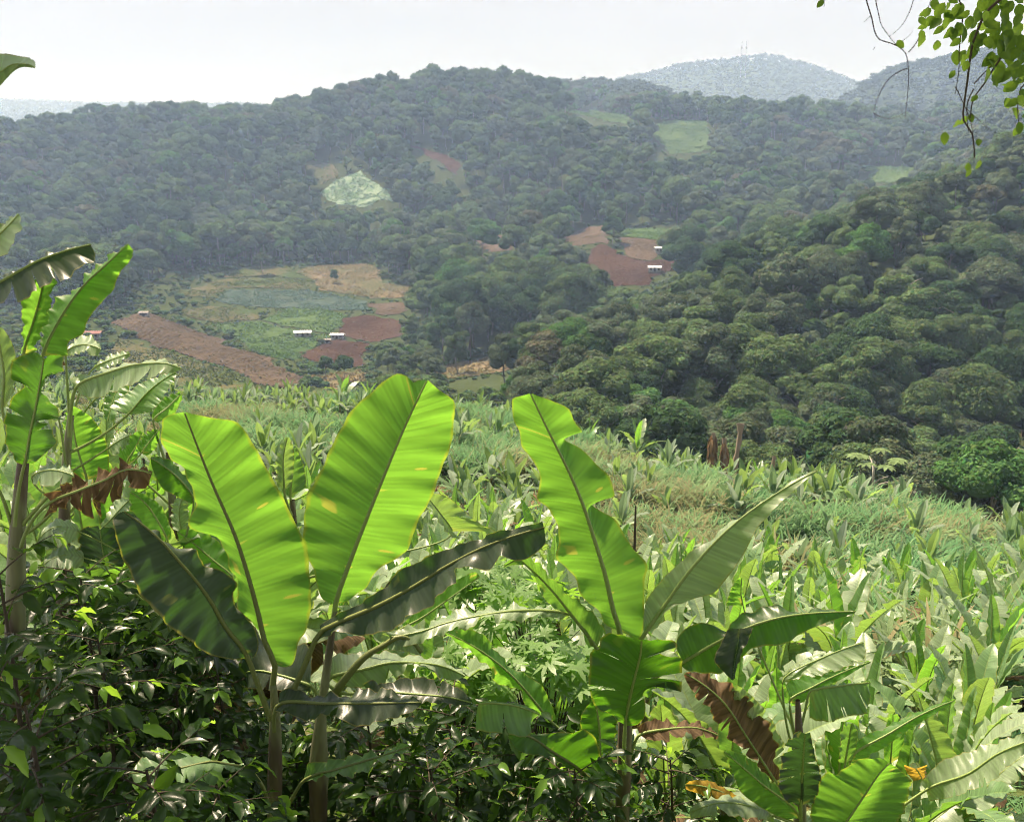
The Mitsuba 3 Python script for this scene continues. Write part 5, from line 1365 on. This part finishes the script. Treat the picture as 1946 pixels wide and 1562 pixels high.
house(576, 642, 7.0, 4.5, 2.2, 0.7, 8, 'mat_white', 'long white roofed shed in the green crop field')
house(642, 645, 5.5, 3.5, 2.0, 0.6, -6, 'mat_white', 'small white roofed house beside the red earth field')
house(622, 655, 2.6, 2.2, 1.8, 0.4, 10, 'mat_wall', 'little grey hut next to the small white roofed house')
house(1254, 482, 5.5, 4.0, 2.4, 0.7, 5, 'mat_white', 'upper of the two white roofed houses on the red slope')
house(1244, 520, 6.0, 4.0, 2.2, 0.8, -8, 'mat_white', 'lower of the two white roofed houses on the red slope')
house(176, 645, 6.5, 4.0, 2.2, 0.7, 5, 'mat_pinkroof', 'house with a pinkish roof below the ploughed ridge')
house(275, 603, 3.2, 2.5, 1.9, 0.5, 0, 'mat_wall', 'small pale hut on top of the ploughed ridge')
house(980, 500, 3.0, 2.5, 2.0, 0.5, 0, 'mat_white', 'tiny white hut among the trees at the valley head')

for px in (1408, 1417):
    key = numbered('radio_mast')
    tag(key, 'thin radio mast on the far summit, ' + ('left of its twin' if px == 1408 else 'right of its twin'), 'mast')
    p = W(px, 130, 2600.0)
    v, f = _tube([[p[0], p[1], p[2] - 25], [p[0], p[1], p[2] + 20], [p[0], p[1], p[2] + 68]], [0.7, 0.6, 0.4], 5)
    scene[f'{key}__pole'] = mikit.ply((v, f), 'mat_mast')
    scene[f'{key}__antenna'] = mikit.ply(box([p[0] - 1.6, p[1] - 1, p[2] + 48], [p[0] + 1.6, p[1] + 1, p[2] + 54]), 'mat_mast')

# ------------------------------------------------------------------ single trees that stand out
def lone(px, py, dd, h, kind, label, tone=None, name='tree', cat='tree', seed=1):
    """A tree of its own whose foot stands at this place of the ground."""
    g = np.random.default_rng(seed)
    key = numbered(name)
    tag(key, label, cat)
    b = W(px, py, dd); b[2] = float(H(b[0], b[1]))
    M = T(mat4(b, h, g.random() * 6.28))
    if kind == 'stump':
        m = MB()
        z = np.linspace(-0.05, 1, 9)
        m.add(*_tube(np.stack([0.03 * np.sin(z * 5 + seed), 0.02 * np.cos(z * 4), z], 1), 0.055 * (1.1 - 0.5 * z) * (1 + 0.2 * g.normal(size=9)), 7), (0.27, 0.21, 0.16))
        scene[f'{key}__trunk'] = m.ply('mat_solid', True, M)
        m = MB()
        for k in range(60):
            zz = 0.25 + 0.72 * g.random()
            v, f = simple_leaf(0.16 + 0.08 * g.random(), 0.06, 0.9, 0.1, 5)
            a = g.random() * 6.28
            m.add(np.array([0, 0, zz]) + v @ frame(np.array([math.cos(a), math.sin(a), -0.5]), np.array([0, 0, 1.0])).T, f, np.array((0.24, 0.16, 0.09)) * (0.6 + 0.7 * g.random()))
        if tone: scene[f'{key}__dead_leaves'] = m.ply('mat_foliage', True, M)
        return
    if kind == 'bare':
        tr = trunk(g, 0.88, 0.016, 9, (0.27, 0.23, 0.19), 6)
        cr = crown(g, tone, 18, 2600, 0.024, 'umbrella', 1)
    elif kind == 'palm':
        tr = trunk(g, 0.80, 0.024, 4, (0.40, 0.37, 0.32), 6)
        cr = MB()
        for k in range(8):
            c = np.array([0.28 * math.cos(k * 2.4), 0.28 * math.sin(k * 2.4), 0.78 + 0.16 * g.random()])
            for j in range(10):
                a = j * 0.63 + g.random() * 0.3
                v, f = simple_leaf(0.14, 0.06, 0.5, 0.1, 5)
                cr.add(c + v @ frame(np.array([math.cos(a), math.sin(a), 0.25]), np.array([0, 0, 1.0])).T, f, np.array(tone) * (0.75 + 0.5 * g.random()))
    else:
        tr = trunk(g, 0.78, 0.017, 7, (0.22, 0.20, 0.16))
        cr = crown(g, tone, 22, 3200, 0.026, kind)
    scene[f'{key}__crown'] = cr.ply('mat_foliage', False, M)
    scene[f'{key}__trunk'] = tr.ply('mat_solid', False, M)


lone(1398, 905, 81, 6.6, 'stump', 'tallest of the dead stumps at the far edge of the banana field', None, 'dead_stump', 'dead trunk', 3)
lone(1352, 890, 81, 5.2, 'stump', 'dead stump hung with dry leaves, left of the tallest', 1, 'dead_stump', 'dead trunk', 4)
lone(1376, 890, 81, 5.0, 'stump', 'leaning dead stump with dry leaves between the other two', 1, 'dead_stump', 'dead trunk', 5)
lone(1466, 925, 77, 3.8, 'stump', 'short pale stump right of the tallest dead stump', None, 'dead_stump', 'dead trunk', 6)
lone(1655, 985, 66, 5.6, 'palm', 'pale spreading tree with white stems at the far edge of the banana field', (0.16, 0.23, 0.10), 'umbrella_tree', 'tree', 7)
lone(1492, 680, 215, 20, 'bare', 'tall forked tree with a bare pale trunk on the near hillside', TONES['grey green'], 'forest_tree', 'tree', 8)
lone(1255, 760, 190, 13, 'bare', 'pale trunked thin tree low on the near hillside', TONES['olive'], 'forest_tree', 'tree', 9)
lone(1320, 850, 120, 8.5, 'dome', 'bright green round tree at the foot of the near hillside', (0.062, 0.125, 0.032), 'forest_tree', 'tree', 10)
lone(1640, 900, 120, 9.5, 'dome', 'fresh green tall tree in the lower middle of the near hillside', (0.050, 0.105, 0.026), 'forest_tree', 'tree', 11)
lone(1800, 960, 105, 7.5, 'dome', 'bright green tree with yellow tufts near the right end of the field edge', (0.075, 0.130, 0.032), 'forest_tree', 'tree', 12)
lone(845, 690, 330, 19, 'dome', 'dark tall tree at the right end of the valley fields', TONES['dark green'], 'forest_tree', 'tree', 13)
lone(870, 720, 300, 15, 'tall', 'slim leafy tree in front of the straw coloured stubble', TONES['olive'], 'forest_tree', 'tree', 14)
lone(740, 770, 190, 9.0, 'umbrella', 'flat topped dark tree just beyond the banana field, left of the V tip', TONES['olive'], 'forest_tree', 'tree', 15)
lone(620, 722, 285, 8, 'dome', 'dark round tree below the red earth field, left of its neighbour', TONES['dark green'], 'forest_tree', 'tree', 16)
lone(655, 725, 280, 9, 'dome', 'dark round tree below the red earth field, right of its neighbour', TONES['dark green'], 'forest_tree', 'tree', 17)
lone(635, 538, 545, 9, 'tall', 'single narrow dark tree on the fallow field', TONES['dark green'], 'forest_tree', 'tree', 18)
lone(500, 528, 560, 14, 'bare', 'leafless pale tree at the forest edge above the fields', TONES['grey green'], 'forest_tree', 'tree', 19)
lone(622, 215, 900, 36, 'umbrella', 'tree standing clear of the skyline in a notch of the ridge', TONES['dark green'], 'forest_tree', 'tree', 20)
lone(328, 215, 890, 30, 'umbrella', 'single round tree on the skyline of the left ridge', TONES['dark green'], 'forest_tree', 'tree', 21)
lone(212, 222, 890, 30, 'tall', 'pointed tree on the skyline, left of the single round one', TONES['dark green'], 'forest_tree', 'tree', 22)
lone(1135, 560, 400, 22, 'dome', 'very dark tall tree left of the bare red slope', (0.026, 0.042, 0.016), 'forest_tree', 'tree', 23)

for i, (px, py, dd, h) in enumerate([(1215, 700, 205, 15), (1170, 690, 210, 14), (1285, 660, 225, 15), (1440, 765, 170, 13), (1475, 770, 168, 14), (1545, 770, 165, 13), (1515, 815, 150, 12), (1575, 840, 140, 11), (1625, 720, 180, 14), (1700, 640, 205, 15), (1330, 640, 230, 15), (1800, 560, 225, 15)]):
    lone(px, py, dd, h, 'bare', 'tree with a thin pale trunk standing above the canopy of the near hillside', TONES[['olive', 'grey green', 'dark green'][i % 3]], 'forest_tree', 'tree', 60 + i)
    labels[[k for k in labels if k.startswith('forest_tree')][-1]]['group'] = 'pale trunked trees of the near hillside'

key = numbered('stake')
tag(key, 'thin dark stake standing in the banana field right of the ragged leaf', 'stake')
q = deep(P('1204,1075 1206,1035 1208,962'), 11.0, 11.0)
v, f = _tube(resample(q, 6), np.linspace(0.022, 0.012, 6), 6)
scene[key] = mikit.ply((v, f), 'mat_twig', smooth=True)
